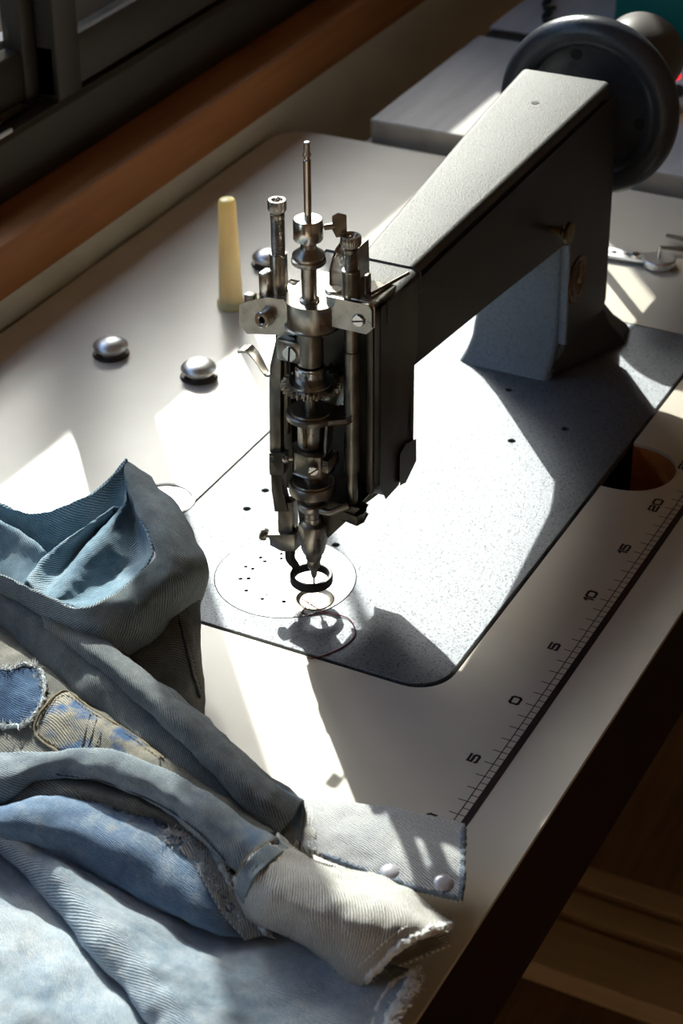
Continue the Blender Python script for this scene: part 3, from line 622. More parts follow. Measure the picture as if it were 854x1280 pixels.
def to_px(v):
    d = v - CAM; z = d.dot(FW); return PPX + FPX * d.dot(RT) / z, PPY - FPX * d.dot(UP) / z
GRID = {}
def cloth(name, rows, m, nu=70, nv=36, wr=.10, ws=.55, th=.11, seed=0, key=None, closed=False, wr2=.05):
    def run_on(P):
        # cloth that leaves the picture on the left goes on and settles onto the table
        for rev in (False, True):
            if rev: P = P[::-1]
            if to_px(P[0])[0] < -25:
                d = P[0] - P[1]; d.z = 0; d.normalize(); a = P[0]
                P = [Vector((*(a + d * 6.5)[:2], .3)), Vector((*(a + d * 5)[:2], max(.3, a.z * .55))), Vector((*(a + d * 2.6)[:2], max(.3, a.z * .92)))] + P
            if rev: P = P[::-1]
        return P
    rows = [run_on([pt(p) for p in r]) for r in rows]
    rows = [crom(r, nu) for r in rows]
    cols = [crom([r[i] for r in rows], nv) for i in range(nu)]
    g = [[cols[i][j] for i in range(nu)] for j in range(nv)]
    # wrinkles along the surface normal
    nrm = []
    for j in range(nv):
        line = []
        for i in range(nu):
            a = g[j][min(i + 1, nu - 1)] - g[j][max(i - 1, 0)]; b = g[min(j + 1, nv - 1)][i] - g[max(j - 1, 0)][i]
            n = a.cross(b); line.append(n.normalized() if n.length > 1e-6 else Vector((0, 0, 1)))
        nrm.append(line)
    off = Vector((seed * 7.3, seed * 3.1, seed * 5.7))
    for j in range(nv):
        for i in range(nu):
            p = g[j][i]; d = wr * noise.fractal(p * ws + off, 1.0, 2.0, 3) + wr2 * (noise.noise(p * 1.7 + off) + .5 * noise.noise(p * 4.1 - off))
            g[j][i] = p + nrm[j][i] * d
            if g[j][i].z < .15: g[j][i].z = .15
    bm = bmesh.new(); uvl = bm.loops.layers.uv.new('UVMap')
    vs = [[bm.verts.new(g[j][i]) for i in range(nu)] for j in range(nv)]
    # cloth coordinates: mean arc lengths
    U = [0.0]; V_ = [0.0]
    for i in range(1, nu): U.append(U[-1] + sum((g[j][i] - g[j][i - 1]).length for j in range(nv)) / nv)
    for j in range(1, nv): V_.append(V_[-1] + sum((g[j][i] - g[j - 1][i]).length for i in range(nu)) / nu)
    for j in range(nv - 1):
        for i in range(nu - 1):
            f = bm.faces.new((vs[j][i], vs[j][i + 1], vs[j + 1][i + 1], vs[j + 1][i]))
            for l, (ii, jj) in zip(f.loops, ((i, j), (i + 1, j), (i + 1, j + 1), (i, j + 1))): l[uvl].uv = (U[ii] * CM, V_[jj] * CM)
    GRID[key or name] = [(to_px(q), q.copy(), n) for r, nn in zip(g, nrm) for q, n in zip(r, nn)]
    o = build(name, bm, DN[m], jacket, angle=80)
    s = o.modifiers.new('thickness', 'SOLIDIFY'); s.thickness = th * CM; s.offset = 0
    return o
def onto(key, x, y, off=.08):
    """the visible point of a piece of cloth under pixel (x, y), lifted a little towards the eye"""
    best = sorted(GRID[key], key=lambda t: (t[0][0] - x) ** 2 + (t[0][1] - y) ** 2)[:6]
    q = min((b for b in best), key=lambda t: (t[1] - CAM).length)[1]
    q = W(x, y, q.z); return q + (CAM - q).normalized() * off
def overlay(name, rows, key, m, parent, off, **kw):
    o = cloth(name, [[onto(key, x, y, off) for x, y in r] for r in rows], m, **kw); o.parent = parent
    o.location = (WL[o.name] - WL[parent.name]) * CM; return o
def tufts(name, path, parent, m, n=160, ln=.28, r=.018, spread=1.0, out=None, stuff=True):
    P = crom(path, 120); bm = bmesh.new(); rnd = random.Random(len(path) * 7 + n)
    for k in range(n):
        p = P[rnd.randrange(len(P))] + Vector([rnd.gauss(0, .06) for _ in range(3)])
        d = Vector((rnd.gauss(0, spread), rnd.gauss(0, spread), rnd.gauss(.2, spread * .7)))
        if out is not None: d += Vector(out) * 1.2
        d.normalize(); l = ln * rnd.uniform(.4, 1.3); c = Vector([rnd.gauss(0, .35) for _ in range(3)]) * l
        tube([p, p + d * l * .5 + c * .4, p + d * l + c], [r, r * .9, r * .5], 4, bm=bm)
    o = build(name, bm, DN[m], parent); o['kind'] = 'stuff'; return o
def hem(name, path, parent, m, r=.13, n=90, rough=.3, freq=3.5):
    P = crom(path, n); rs = [r * (1 + rough * noise.noise(p * freq)) for p in P]
    P = [p + Vector([noise.noise(p * freq + Vector((k * 9, 0, 0))) for k in range(3)]) * r * rough * 1.2 for p in P]
    return build(name, tube(P, rs, 8), DN[m], parent)
def stitches(name, path, parent, m='stitch', step=.26, ln=.17, r=.028):
    P = crom(path, 200); bm = bmesh.new(); acc = 0; start = None
    dist = [0]
    for a, b in zip(P, P[1:]): dist.append(dist[-1] + (b - a).length)
    s = 0
    def at(t):
        for i in range(1, len(P)):
            if dist[i] >= t: f = (t - dist[i - 1]) / max(1e-6, dist[i] - dist[i - 1]); return P[i - 1].lerp(P[i], f)
        return P[-1]
    while s + ln < dist[-1]:
        tube([at(s), at(s + ln / 2), at(s + ln)], [r * .7, r, r * .7], 5, bm=bm); s += step
    o = build(name, bm, DN[m], parent); o['kind'] = 'stuff'; return o

# hem panel at the bottom, two layers with a rolled fold
r0 = [(-60, 1040, 1.2), (0, 1055, 1.3), (70, 1105, 1.2), (130, 1165, 1.1), (200, 1250, .9), (240, 1330, .8)]
r1 = [(-60, 1100, 2.3), (0, 1112, 2.3), (45, 1150, 2.1), (95, 1210, 1.9), (150, 1290, 1.7), (180, 1345, 1.5)]
r2 = [(-60, 1160, 2.0), (-10, 1180, 2.2), (30, 1225, 2.2), (62, 1265, 2.0), (100, 1325, 1.8), (120, 1370, 1.5)]
r3 = [(-60, 1260, 1.6), (-30, 1270, 1.9), (0, 1300, 2.0), (30, 1340, 1.8), (50, 1370, 1.6), (70, 1400, 1.2)]
under = cloth('hem_underlayer', [r0, r1, r2, r3], 'pale', 60, 40, wr=.22, seed=1)
e = [(-60, 1000, 2.3), (0, 1062, 2.2), (50, 1112, 2.2), (110, 1182, 2.2), (160, 1240, 2.0), (200, 1290, 1.8), (230, 1345, 1.6)]
G1 = [curl(e, 1.0, .8), e,
      [(-45, 985, 3.1), (15, 1043, 3.2), (77, 1085, 3.2), (147, 1155, 3.0), (207, 1220, 2.7), (257, 1285, 2.3), (285, 1340, 1.9)],
      [(-20, 980, 2.4), (50, 1045, 2.4), (130, 1092, 2.3), (215, 1165, 2.2), (285, 1225, 2.0), (330, 1285, 1.8), (360, 1340, 1.5)],
      [(20, 990, 1.5), (90, 1040, 1.5), (170, 1085, 1.4), (290, 1170, 1.5), (380, 1205, 1.6), (440, 1260, 1.6), (470, 1320, 1.3)],
      [(60, 1000, 1.0), (130, 1040, 1.0), (220, 1090, 1.0), (360, 1165, 1.1), (519, 1216, 1.7), (500, 1250, 1.7), (478, 1310, 1.4)]]
g1 = cloth('hem_panel', G1, 'pale', 90, 56, wr=.16, seed=2)
pth = [onto('hem_panel', x, y, .05) for x, y in ((519, 1216), (513, 1230), (505, 1245), (495, 1262), (484, 1290))]
hem('hem_edge', pth, g1, 'fray', .24, 60, .7, 4)
tufts('frayed_edge', pth, g1, 'fray', 600, .3, .026, .8, (.4, -.6, .2))
hem('hem_fold', [onto('hem_panel', x, y, .02) for x, y in ((519, 1216), (500, 1222), (484, 1236), (474, 1256), (462, 1290))], g1, 'fray', .1, 50, .5, 5)

# ragged blue panel
top = [(-60, 1000, 4.2), (0, 1008, 4.3), (60, 1000, 4.3), (130, 1006, 4.2), (200, 1026, 4.0), (262, 1046, 3.5)]
F = [curl(top, 1.2, 1.4), top,
     [(-60, 1025, 4.0), (0, 1032, 4.1), (70, 1035, 4.2), (150, 1055, 4.1), (225, 1085, 3.8), (290, 1102, 3.1)],
     [(-60, 1040, 3.0), (0, 1046, 3.0), (90, 1076, 3.0), (180, 1118, 2.9), (262, 1150, 2.7), (318, 1146, 2.3)],
     [(-60, 1048, 2.2), (0, 1052, 2.2), (100, 1088, 2.2), (195, 1132, 2.2), (285, 1170, 2.0), (334, 1168, 1.7)]]
F.append(curl(F[-1], .9, .5))
fp = cloth('front_panel', F, 'blue', 80, 40, wr=.12, seed=3)
pth = [onto('front_panel', x, y, .06) for x, y in ((205, 1040), (222, 1044), (240, 1042), (262, 1050), (270, 1072), (284, 1098), (300, 1125), (318, 1148), (332, 1168))]
fb = overlay('fringe_band', [[(240, 1043), (262, 1048), (272, 1074), (286, 1100), (302, 1127), (320, 1150), (334, 1168)], [(232, 1052), (250, 1062), (262, 1085), (277, 1112), (293, 1138), (309, 1158), (320, 1172)], [(222, 1062), (240, 1078), (252, 1098), (266, 1124), (283, 1148), (298, 1166), (306, 1176)]], 'front_panel', 'fringe', fp, .09, nu=50, nv=12, wr=.08, wr2=.09, th=.08)
tufts('frayed_edge', pth, fp, 'fray', 1100, .2, .024, .8, (.3, -.3, .4))
hem('torn_edge', pth[2:], fp, 'frayblue', .2, 90, .8, 4)
pth2 = [onto('front_panel', x, y, .06) for x, y in ((240, 1050), (250, 1075), (265, 1105), (285, 1135), (305, 1160))]
tufts('torn_fringe', pth2, fp, 'frayblue', 500, .22, .024, .9, (.2, -.2, .5))
tufts('worn_spot', [onto('front_panel', x, y, .03) for x, y in ((203, 1046), (212, 1056), (224, 1054), (236, 1050))], fp, 'fray', 160, .22, .022, .9)

# tan inner seam layer between fold and ragged panel
E2 = [[(-40, 985, 3.6), (30, 968, 3.9), (75, 960, 4.1), (130, 980, 4.4), (200, 1008, 4.3), (255, 1043, 4.0), (305, 1090, 3.0)],
      [(-40, 1000, 3.8), (30, 990, 4.1), (80, 985, 4.5), (135, 995, 4.6), (205, 1020, 4.4), (258, 1052, 3.9), (308, 1098, 2.8)],
      [(-40, 1018, 3.4), (30, 1005, 3.7), (80, 1003, 4.0), (135, 1012, 4.0), (205, 1036, 3.8), (255, 1064, 3.4), (305, 1110, 2.5)]]
inn = cloth('seam_lining', E2, 'tan', 70, 16, wr=.12, seed=4)
tufts('lining_fringe', [onto('seam_lining', x, y, .05) for x, y in ((95, 1000), (130, 1008), (170, 1020), (205, 1033), (235, 1052), (255, 1064))], inn, 'stitchdark', 120, .22, .02)

# folded band that becomes the second sleeve
top = [(-60, 935, 4.6), (0, 945, 4.8), (62, 942, 5.3), (128, 938, 5.8), (200, 962, 5.7), (270, 1002, 5.2), (347, 1052, 4.3)]
Eb = [curl(top, 1.4, 2.2), curl(top, .35, .35), top,
      [(-60, 965, 4.7), (0, 970, 4.9), (60, 958, 5.1), (130, 957, 5.6), (200, 985, 5.5), (262, 1025, 5.1), (325, 1070, 4.5)],
      [(-60, 1000, 3.9), (0, 1004, 3.9), (48, 976, 4.3), (122, 976, 5.0), (196, 1006, 4.8), (248, 1044, 4.4), (298, 1092, 3.6)]]
Eb.append(curl(Eb[-1], .7, .35))
sl2 = cloth('lower_sleeve', Eb, 'greyblue', 90, 40, wr=.13, seed=5)
stitches('seam_stitching', [onto('lower_sleeve', x, y, .05) for x, y in ((70, 968), (120, 975), (165, 990), (210, 1012), (250, 1042), (285, 1080))], sl2, 'stitchdark', .2, .2, .04)

# second cuff: a flattened tube with an open frayed end
ST = [((345, 1046, 4.1), (326, 1060, 4.8), (303, 1083, 4.4), (289, 1108, 2.9)),
      ((386, 1077, 3.2), (366, 1090, 4.4), (340, 1117, 4.3), (316, 1148, 2.6)),
      ((433, 1091, 3.0), (412, 1113, 4.3), (386, 1143, 4.1), (366, 1166, 2.4)),
      ((486, 1104, 2.8), (466, 1129, 4.1), (440, 1163, 3.9), (408, 1192, 2.2)),
      ((531, 1131, 2.6), (513, 1149, 3.6), (483, 1180, 3.4), (438, 1218, 2.0)),
      ((562, 1156, 2.2), (536, 1164, 3.2), (500, 1183, 3.1), (457, 1226, 1.9))]
rows = []
for s_ in ST:
    s_ = [pt(p) for p in s_]
    u1 = s_[3] + AWAY * .8 - Vector((0, 0, .75)); u2 = s_[0] - AWAY * .5 - Vector((0, 0, max(.3, s_[0].z - 1.5)))
    u1.z = max(u1.z, .95); u2.z = max(u2.z, 1.0)
    rows.append([u2, s_[0] + Vector((0, 0, -.25)) + AWAY * .2] + s_ + [u1, (u1 + u2) / 2, u2])
cf2 = cloth('lower_cuff', rows, 'ecru', 80, 46, wr=.13, seed=6, th=.16)
edge = [onto('lower_cuff', x, y, .04) for x, y in ((561, 1157), (545, 1162), (520, 1172), (498, 1184), (478, 1203), (458, 1225))]
hem('cuff_hem', edge, cf2, 'fray', .17, 90, .55, 6)
tufts('frayed_edge', edge, cf2, 'fray', 260, .2, .018, .8, (.5, -.6, 0))
stitches('cuff_stitching', [onto('lower_cuff', x, y, .05) for x, y in ((540, 1148), (515, 1155), (490, 1170), (468, 1190), (447, 1210))], cf2, 'fray', .22, .15, .035)
sb_ = overlay('seam_band', [[(346, 1046), (327, 1060), (304, 1083), (290, 1107)], [(353, 1053), (334, 1067), (311, 1090), (297, 1118)], [(361, 1060), (342, 1075), (318, 1098), (305, 1130)]], 'lower_cuff', 'greyblue', cf2, .1, nu=30, nv=10, wr=.03, th=.06)
hem('cuff_seam', [onto('lower_cuff', x, y, .03) for x, y in ((344, 1049), (322, 1063), (303, 1083), (291, 1106))], cf2, 'stitch', .09, 50, .4)
stitches('cuff_seam_stitching', [onto('lower_cuff', x, y, .05) for x, y in ((352, 1056), (332, 1070), (314, 1092), (302, 1118))], cf2, 'stitch')
fl_ = cloth('cuff_placket', [[(470, 1106, 1.5), (520, 1128, 1.4), (567, 1149, 1.3)], [(474, 1122, 1.4), (518, 1142, 1.3), (560, 1160, 1.2)], [(478, 1140, 1.0), (516, 1156, 1.0), (550, 1166, 1.0)]], 'cuffgrey', 30, 14, wr=.05, seed=7)
c = onto('cuff_placket', 536, 1146, 0); build('snap_stud', lathe([(.14, 0), (.14, .3), (.2, .38), (.16, .5), (.03, .52)], c, n=20), 'steel', fl_)

# grimy panel with the torn hole and the pocket tab
D = [[(-60, 740, 4.0), (0, 768, 4.0), (50, 810, 4.1), (130, 880, 4.1), (210, 940, 4.1), (290, 1002, 4.0), (345, 1045, 3.8)],
     [(-60, 790, 5.0), (0, 800, 5.0), (45, 832, 4.9), (122, 895, 4.8), (203, 948, 4.6), (283, 1004, 4.3), (338, 1047, 3.9)],
     [(-60, 850, 4.9), (0, 860, 5.0), (48, 880, 5.0), (118, 915, 4.9), (200, 955, 4.7), (275, 1006, 4.3), (335, 1050, 3.9)],
     [(-60, 935, 4.2), (0, 952, 4.2), (60, 946, 4.4), (130, 942, 4.6), (200, 968, 4.6), (262, 1008, 4.2), (325, 1058, 3.6)]]
dp = cloth('yoke_panel', D, 'tan', 90, 44, wr=.16, seed=8)
hl = overlay('torn_hole', [[(-22, 836), (0, 838), (28, 832), (46, 838), (52, 850)], [(-22, 870), (0, 870), (25, 870), (45, 868), (54, 866)], [(-22, 905), (0, 905), (20, 907), (36, 900), (50, 886)]], 'yoke_panel', 'indigo', dp, .25, nu=30, nv=16, wr=.03, th=.04)
pth = [onto('yoke_panel', x, y, .27) for x, y in ((-10, 838), (10, 836), (30, 831), (47, 836), (55, 850), (54, 872), (44, 893), (28, 907), (8, 908), (-10, 907))]
tufts('hole_fringe', pth, dp, 'fray', 420, .24, .02, .9, (0, 0, .4)); hem('hole_edge', pth, dp, 'frayblue', .1, 90, .8, 5)
pk = overlay('pocket_tab', [[(53, 888), (80, 865), (110, 884), (140, 903), (170, 922), (200, 945)], [(46, 905), (75, 895), (105, 905), (135, 918), (165, 934), (200, 955)], [(45, 918), (73, 938), (100, 940), (130, 940), (165, 950), (200, 965)]], 'yoke_panel', 'patch', dp, .25, nu=50, nv=24, wr=.03, th=.08)
stitches('tab_stitching', [onto('yoke_panel', x, y, .34) for x, y in ((200, 948), (170, 925), (140, 906), (110, 887), (81, 869), (56, 889), (48, 915), (73, 934))], dp, 'stitch')
hem('tab_edge', [onto('yoke_panel', x, y, .3) for x, y in ((205, 948), (170, 921), (140, 902), (110, 883), (80, 864), (53, 887), (44, 917), (72, 940))], dp, 'stitch', .06, 90, .3)
for x in (113, 121, 130):
    stitches('bar_tack', [onto('yoke_panel', x, 892 + (x - 113) * .8, .34), onto('yoke_panel', x - 6, 915 + (x - 113) * .5, .34), onto('yoke_panel', x - 12, 938, .34)], dp, 'stitchdark', .18, .14, .035)
stitches('seam_stitching', [onto('yoke_panel', x, y, .1) for x, y in ((150, 908), (185, 930), (220, 957), (255, 982), (290, 1012), (325, 1045))], dp, 'stitch')
stitches('seam_stitching', [onto('yoke_panel', x, y, .1) for x, y in ((145, 914), (180, 937), (214, 963), (248, 989), (282, 1018), (312, 1046))], dp, 'stitch')
stitches('darning', [onto('yoke_panel', x, y, .1) for x, y in ((0, 945), (8, 932), (14, 943), (20, 928), (27, 936), (32, 922), (42, 914), (47, 902))], dp, 'stitchdark', .2, .17, .03)

# first sleeve: two long folds running to the first cuff
top = [(-60, 695, 5.0), (0, 722, 5.2), (70, 762, 5.4), (150, 818, 5.2), (250, 896, 4.8), (322, 962, 3.9), (380, 1001, 2.9)]
C1 = [curl(top, 1.5, 2.5), curl(top, .4, .4), top,
      [(-60, 720, 5.9), (0, 742, 6.0), (60, 782, 6.0), (135, 838, 5.8), (225, 912, 5.2), (300, 978, 4.3), (377, 1024, 3.3)],
      [(-60, 750, 5.0), (0, 770, 5.1), (52, 815, 5.1), (125, 880, 5.0), (208, 944, 4.6), (285, 1005, 4.0), (370, 1050, 3.2)],
      [(-60, 772, 4.2), (0, 792, 4.2), (48, 832, 4.2), (120, 895, 4.1), (200, 955, 3.9), (280, 1016, 3.5), (365, 1064, 2.8)]]
C1.append(curl(C1[-1], .8, .5))
s1 = cloth('upper_sleeve', C1, 'dusty', 100, 46, wr=.2, seed=9, wr2=.05)
ft = [(20, 728, 5.4), (70, 757, 5.8), (120, 792, 6.1), (190, 848, 6.0), (250, 898, 5.7), (300, 945, 5.1), (340, 980, 4.4), (378, 1003, 3.6)]
C2 = [curl(ft, .8, 1.2), ft, [(10, 738, 5.8), (60, 772, 6.2), (105, 805, 6.4), (180, 862, 6.2), (240, 912, 5.9), (288, 960, 5.3), (328, 1000, 4.6), (366, 1022, 3.8)],
      [(5, 750, 5.4), (50, 785, 5.6), (92, 814, 5.8), (168, 872, 5.7), (228, 926, 5.4), (275, 975, 4.9), (315, 1015, 4.2), (350, 1040, 3.6)]]
C2.append(curl(C2[-1], .5, .4))
s2 = cloth('sleeve_fold', C2, 'dusty', 80, 26, wr=.12, seed=10)
ft = [(232, 892, 3.9), (262, 912, 3.7), (300, 950, 3.5), (340, 975, 3.3), (378, 1000, 3.0)]
C3 = [curl(ft, .8, 1.5), ft, [(250, 915, 4.6), (290, 950, 4.6), (330, 985, 4.2), (355, 1005, 3.8), (378, 1022, 3.4)], [(270, 945, 4.2), (310, 985, 4.2), (340, 1010, 4.0), (360, 1035, 3.5), (376, 1052, 3.1)]]
s3 = cloth('sleeve_gusset', C3, 'blue', 50, 20, wr=.15, seed=11)
# first cuff with two pearl snaps
K = [[(373, 1000, 2.7), (430, 1005, 2.8), (480, 1013, 2.8), (530, 1023, 2.7), (581, 1034, 2.5)],
     [(373, 1028, 3.1), (425, 1043, 3.1), (480, 1054, 3.0), (530, 1064, 2.9), (580, 1078, 2.6)],
     [(375, 1058, 2.9), (430, 1080, 2.8), (480, 1098, 2.7), (530, 1112, 2.6), (577, 1124, 2.4)]]
K = [curl(K[0], .5, .5)] + K + [curl(K[-1], .5, .25)]
cf1 = cloth('upper_cuff', K, 'cuffgrey', 70, 36, wr=.07, seed=12, th=.2)
ed1 = [onto('upper_cuff', x, y, .04) for x, y in ((579, 1036), (579, 1060), (578, 1085), (577, 1110), (575, 1124))]
ed2 = [onto('upper_cuff', x, y, .04) for x, y in ((575, 1124), (540, 1115), (505, 1106), (470, 1094), (440, 1083), (405, 1070))]
hem('cuff_hem', ed1, cf1, 'cuffgrey', .14, 60, .4, 6); hem('cuff_hem', ed2, cf1, 'cuffgrey', .13, 70, .4, 6)
stitches('cuff_stitching', [onto('upper_cuff', x, y, .07) for x, y in ((570, 1040), (569, 1065), (568, 1090), (567, 1112))], cf1, 'fray', .24, .15, .04)
tufts('frayed_edge', ed1, cf1, 'fray', 110, .16, .016, .8, (.5, -.6, 0))
band = [[(374, 1002), (384, 1003), (396, 1004)], [(374, 1030), (384, 1034), (395, 1036)], [(376, 1056), (385, 1062), (396, 1066)]]
bd = overlay('cuff_band', band, 'upper_cuff', 'ecru', cf1, .08, nu=14, nv=24, wr=.02, th=.1)
for x in (375, 386, 390):
    stitches('band_stitching', [onto('upper_cuff', x, y, .16) for y in (1004, 1025, 1045, 1060)], cf1, 'stitchdark' if x < 380 else 'fray', .2, .15, .04)
for x, y in ((488, 1091), (553, 1104)):
    c = onto('upper_cuff', x, y, .06); b = build('snap_button', lathe([(.42, -.05), (.46, .02), (.44, .1), (.33, .19), (.18, .24), (.02, .25)], c, d=(-.1, -.05, 1), n=32), 'snap', cf1, label='pearly white snap')

# upper bunch: deep fold standing up beside the throat plate
a_ = [(157, 577, 8.2), (161, 606, 8.1), (174, 642, 8.0), (196, 688, 7.8), (178, 716, 7.7), (142, 746, 7.5), (105, 762, 7.4), (62, 748, 7.2), (0, 718, 7.0), (-60, 698, 7.0)]
b_ = [(170, 583, 7.9), (190, 627, 8.1), (210, 672, 7.9), (216, 716, 7.4), (190, 750, 6.9), (150, 782, 6.6), (110, 792, 6.4), (65, 774, 6.3), (0, 738, 6.2), (-60, 715, 6.2)]
c_ = [(190, 600, 6.8), (222, 634, 7.0), (244, 675, 6.7), (254, 712, 6.1), (226, 757, 5.3), (184, 803, 4.9), (122, 830, 4.8), (70, 800, 4.8), (0, 760, 4.8), (-60, 740, 4.8)]
d_ = curl(c_, 1.2, 2.2)
sh = cloth('collar_fold', [curl(a_, .15, .35), a_, b_, c_, d_], 'slate', 110, 40, wr=.14, seed=13)
VV = [[(158, 598, 7.9), (172, 640, 7.9), (191, 690, 7.7), (168, 722, 7.6), (138, 747, 7.45), (105, 761, 7.35), (70, 750, 7.2)],
      [(157, 612, 7.5), (168, 655, 6.7), (172, 692, 6.4), (150, 716, 6.2), (122, 738, 6.4), (96, 750, 6.8), (69, 751, 7.05)],
      [(157, 632, 7.7), (140, 654, 7.6), (120, 680, 7.5), (100, 704, 7.4), (88, 722, 7.3), (78, 737, 7.2), (68, 750, 7.1)],
      [(150, 634, 7.2), (130, 655, 6.8), (108, 680, 6.5), (88, 703, 6.4), (72, 720, 6.5), (59, 735, 6.7), (50, 744, 6.9)],
      [(140, 639, 7.5), (120, 651, 7.4), (98, 666, 7.3), (75, 682, 7.2), (58, 696, 7.1), (44, 711, 7.0), (32, 727, 6.9)]]
VV.append(curl(VV[-1], .8, 2.5))
cloth('collar_inside', VV, 'sky', 70, 50, wr=.08, seed=14)
rim = [(-60, 612, 6.5), (0, 632, 6.3), (35, 646, 5.8), (70, 641, 6.2), (110, 623, 7.0), (140, 599, 7.8), (158, 577, 8.3)]
KK = [curl(rim, 1.2, 3.5), curl(rim, .25, .3), rim,
      [(-60, 640, 5.2), (0, 655, 5.2), (38, 672, 4.6), (70, 672, 4.9), (105, 652, 5.7), (135, 630, 6.5), (157, 605, 7.6)],
      [(-60, 690, 3.6), (0, 700, 3.6), (45, 708, 3.5), (70, 700, 3.8), (102, 680, 4.6), (137, 648, 5.8), (158, 634, 7.0)]]
cloth('back_fold', KK, 'sky', 80, 36, wr=.12, seed=15)
rim = [(-60, 628, 6.4), (0, 652, 6.3), (30, 668, 6.1), (58, 690, 5.7)]
KK = [curl(rim, 1.0, 2.0), rim, [(-60, 660, 5.6), (0, 680, 5.6), (26, 698, 5.5), (48, 708, 5.4)], [(-60, 720, 4.4), (0, 728, 4.6), (18, 738, 4.8), (34, 735, 5.0)]]
cloth('side_fold', KK, 'sky', 40, 24, wr=.1, seed=16)
cloth('collar_lining', [[(-60, 660, 3.5), (60, 682, 3.3), (150, 645, 3.8)], [(-60, 720, 3.2), (60, 730, 3.0), (170, 690, 3.4)], [(-60, 790, 2.5), (60, 790, 2.5), (180, 770, 2.5)]], 'sky', 40, 30, wr=.15, seed=18)
Bp = [[(150, 815, 4.8), (195, 775, 5.0), (228, 748, 5.0), (247, 732, 4.6)], [(165, 840, 4.4), (205, 820, 4.4), (234, 803, 4.1), (251, 795, 3.4)],
      [(190, 880, 2.8), (218, 880, 2.6), (240, 880, 2.0), (254, 878, 1.2)], [(205, 905, 1.2), (228, 905, .9), (244, 903, .5), (254, 898, .4)]]
bp = cloth('side_panel', Bp, 'dusty', 40, 40, wr=.1, seed=17)
hem('side_seam', [onto('side_panel', x, y, .03) for x, y in ((222, 768), (230, 800), (240, 840), (250, 872))], bp, 'stitchdark', .07, 50, .2)
stitches('seam_stitching', [onto('side_panel', x, y, .06) for x, y in ((228, 766), (236, 798), (246, 838), (253, 868))], bp, 'stitch')

for o_, n_ in ((s1, 'sleeve'), (sl2, 'sleeve'), (cf1, 'cuff'), (cf2, 'cuff'), (under, 'hem_lining'), (s2, 'sleeve_fold')): o_.name = n_
# ------------------------------------------------------------------ things on the table
def cap_knob(px, py, label):
    c = W(px, py); t = thing('cap_nut', label, 'knob', (c.x, c.y, 0), 'domed metal caps on the table')
    build('rubber_ring', ring(.72, 1.2, 0, .14, (c.x, c.y, 0), bv=.05), 'rubber', t)
    build('stem', lathe([(.82, .02), (.82, .32), (.95, .38), (.95, .52), (.7, .58)], (c.x, c.y, 0), n=40), 'steel', t)
    build('cap', lathe([(.5, .54), (1.04, .54), (1.14, .63), (1.12, .73), (.94, .94), (.6, 1.1), (.25, 1.17), (.02, 1.18)], (c.x, c.y, 0), n=48), 'chrome', t)
cap_knob(139, 443, 'domed silver cap on black ring, nearest the wooden window sill')
cap_knob(249, 471, 'domed silver cap on black ring at the edge of the sunlight')
cap_knob(336, 331, 'domed silver cap half hidden behind the machine head and its knurled spring column')
c = W(289, 383)
t = thing('thread_cone', 'upright pale yellow plastic thread cone with flared base', 'spool', (c.x, c.y, 0))
build('cone_body', lathe([(.5, .05), (.84, .5), (.80, .75), (.64, 5.6), (.585, 7.35), (.56, 7.6), (.48, 7.78), (.3, 7.85), (.02, 7.86)], (c.x, c.y, 0), n=48), 'cream_plastic', t)
build('cone_base', lathe([(.3, 0), (.84, 0), (.92, .08), (.92, .45), (.86, .55), (.6, .58)], (c.x, c.y, 0), n=48), 'cream_plastic', t)
# red thread from the cup out over the plate
pts = [(376, 748, .12), (383, 752, .25), (391, 757, .2), (403, 764, .15), (416, 768, .13), (428, 770, .12), (437, 774, .12), (443, 783, .12), (444, 793, .12), (438, 802, .1), (428, 809, .1), (416, 815, .1), (403, 820, .1), (391, 823, .1), (384, 822, .1)]
th = thing('sewing_thread', 'loose dark red sewing thread curling across the bed plate', 'thread', tuple(W(410, 800)))
build('strand', tube([W(x, y, z) for x, y, z in pts], .03, 6, smoothn=90), 'thread', th)
pts2 = [(391, 736, .6), (389, 745, .2), (384, 757, .1), (378, 766, .1), (395, 768, .1), (409, 765, .1), (417, 766, .12), (428, 770, .12)]
build('strand', tube([W(x, y, z) for x, y, z in pts2], .024, 6, smoothn=60), 'thread', th)
# bobbin winder tension arm lying behind the post
ta = thing('tension_arm', 'flat metal arm with round tension disc and pin, lying behind the machine post', 'machine part', tuple(W(800, 325)))
a = W(748, 314, .3); b = W(812, 324, .3); d = (b - a); d.z = 0; d.normalize(); n = Vector((-d.y, d.x, 0)) * .62
hol = [circle(*(a + d * s_)[:2], .22, 16, .16) for s_ in (1.2, 2.2)]
build('arm_plate', plate([tuple((a - n)[:2]), tuple((b - n)[:2]), tuple((b + n)[:2]), tuple((a + n)[:2])], hol, .15, .45, .04), 'chrome', ta, angle=30)
e = W(824, 324, .5)
build('disc', lathe([(.3, .02), (1.0, .02), (1.12, .12), (1.12, .5), (1.02, .6), (.3, .56), (.02, .56)], (e.x, e.y, 0), n=48), 'chrome', ta)
build('pin', cyl(.1, .5, 1.5, (e.x, e.y, 0), n=16, bv=.02), 'steel', ta)
e = W(795, 321, .5); screw(ta, (e.x, e.y, .44), .32, .3, (0, 0, 1), 'steel')
tz = thing('tweezers', 'pointed steel tweezers lying beside the round tension disc', 'tweezers', tuple(W(850, 302)))
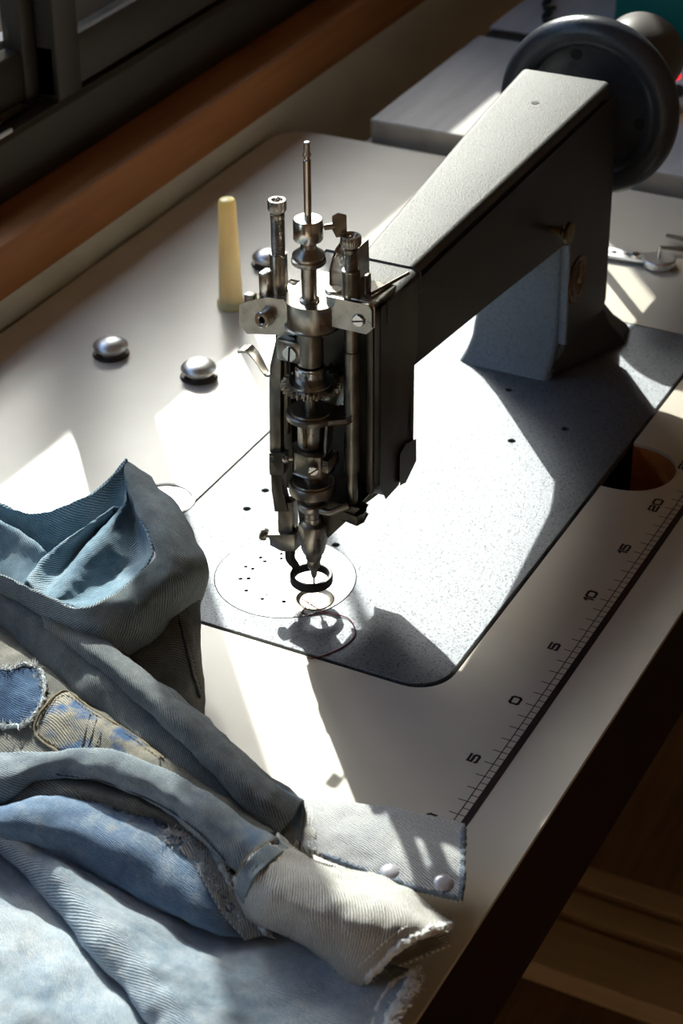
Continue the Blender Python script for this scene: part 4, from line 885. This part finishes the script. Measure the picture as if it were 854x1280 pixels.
for (p0, p1, r) in (((833, 296), (905, 312), 0), ((827, 311), (905, 318), 0)):
    a = W(*p0, .25); b = W(*p1, .35); d = (b - a).normalized(); n = Vector((-d.y, d.x, 0))
    build('prong', loft_sections([[tuple(q + n * w), tuple(q - n * w), tuple(q - n * w + Vector((0, 0, .22))), tuple(q + n * w + Vector((0, 0, .22)))] for q, w in ((a, .05), (a + d * 2, .22), (b, .4))]), 'darksteel', tz)
# ------------------------------------------------------------------ beyond the end of the table
def slab(name, x0, x1, y0, y1, z0, z1, label, cat, group=None, m='board', em='boardedge'):
    t = thing(name, label, cat, ((x0 + x1) / 2, (y0 + y1) / 2, z0), group)
    build('board_face', box(x0, x1, y0, y1, z1 - .25, z1, .08), m, t); build('board_core', box(x0 + .05, x1 - .05, y0 + .05, y1 - .05, z0, z1 - .25), em, t, smooth=False)
    return t
slab('side_table', 61.6, 140, -40, 40.6, -5.5, -1.6, 'pale side table standing against the far end of the sewing table', 'table', m='boardedge')
for x, y in ((65, -36), (136, -36), (65, 37), (136, 37)):
    build('leg', box(x - 2, x + 2, y - 2, y + 2, -74.9, -5.55, .3), 'pine', bpy.data.objects['side_table'])
slab('white_board', 61.7, 82.6, 18.6, 39.0, -1.55, 1.4, 'thick whitewashed board lying behind the table end, near the sill', 'board')
slab('white_plank', 86.0, 118.0, 30.5, 39.5, -1.55, 1.0, 'far pale board with black strip along its near edge', 'board')
slab('wood_block', 61.8, 71.0, 1.0, 17.6, -1.55, 1.2, 'pale board with raw wooden edge behind the handwheel', 'board')
build('black_strip', box(84.4, 85.95, 32.0, 39.2, -1.55, .9, .2), 'blackplastic', bpy.data.objects['white_plank'])
build('grain_crack', box(72.0, 74.5, 29.0, 29.25, 1.39, 1.415), 'boardedge', bpy.data.objects['white_board'], smooth=False)
build('grain_crack', box(67.0, 68.4, 26.5, 26.75, 1.39, 1.415), 'boardedge', bpy.data.objects['white_board'], smooth=False)
ch = thing('chain', 'short dark chain lying on the far pale board', 'chain', tuple(W(685, 20, 1.0)))
for k in range(7):
    q = W(684 + (k % 2) * 3, 34 - k * 8, 1.35)
    build('chain_link', ring(.3, .62, -.2, .2, q, d=(.3, .2, 1) if k % 2 else (.2, 1, .4), n=20, bv=.1), 'blackplastic', ch)
t = thing('teal_box', 'teal green plastic crate standing behind the handwheel', 'box', (95, 21, -1.5))
build('crate_body', box(89.5, 101, 11, 29.6, -1.5, 8, .6), 'teal', t); build('crate_rim', box(89.0, 101.5, 10.5, 30.1, 8.02, 9.2, .4), 'teal', t)
t = thing('control_box', 'small white control box with red indicator light behind the wheel', 'box', (79, 15, -1.5))
build('housing', box(75.2, 83, 8, 21.3, -1.5, 1.9, .3), 'track', t)
build('wooden_foot', box(72.2, 75.1, 7.5, 21.8, -1.5, .6, .15), 'pine', t)
q = W(847, 95, 75.1, 0); build('indicator_light', lathe([(.3, -.02), (.3, .2), (.2, .32), (.02, .36)], q, d=(-1, 0, 0), n=20), 'led', t, label='glowing red indicator light')
q = W(849, 113, 75.1, 0); build('dial', lathe([(.5, -.02), (.5, .3), (.4, .4), (.02, .42)], q, d=(-1, 0, 0), n=24), 'blackplastic', t)
# ------------------------------------------------------------------ low slatted platform on the floor under the table
zt = -60.0
pf = thing('slatted_platform', 'low pale wooden slatted platform on the floor under the table', 'platform', (50, 0, -75))
for y0, y1 in ((1099, 1127), (1137, 1168), (1181, 1247)):
    a = W(790, y0, zt).x; b = W(790, y1, zt).x
    build('slat', box(b, a, -60, 38, zt - 2.2, zt, .15), 'pine', pf)
for y in (-55, -10, 34):
    build('bearer', box(W(790, 1247, zt).x + .3, W(790, 1099, zt).x - .3, y, y + 4, -74.95, zt - 2.25, .1), 'pine', pf)
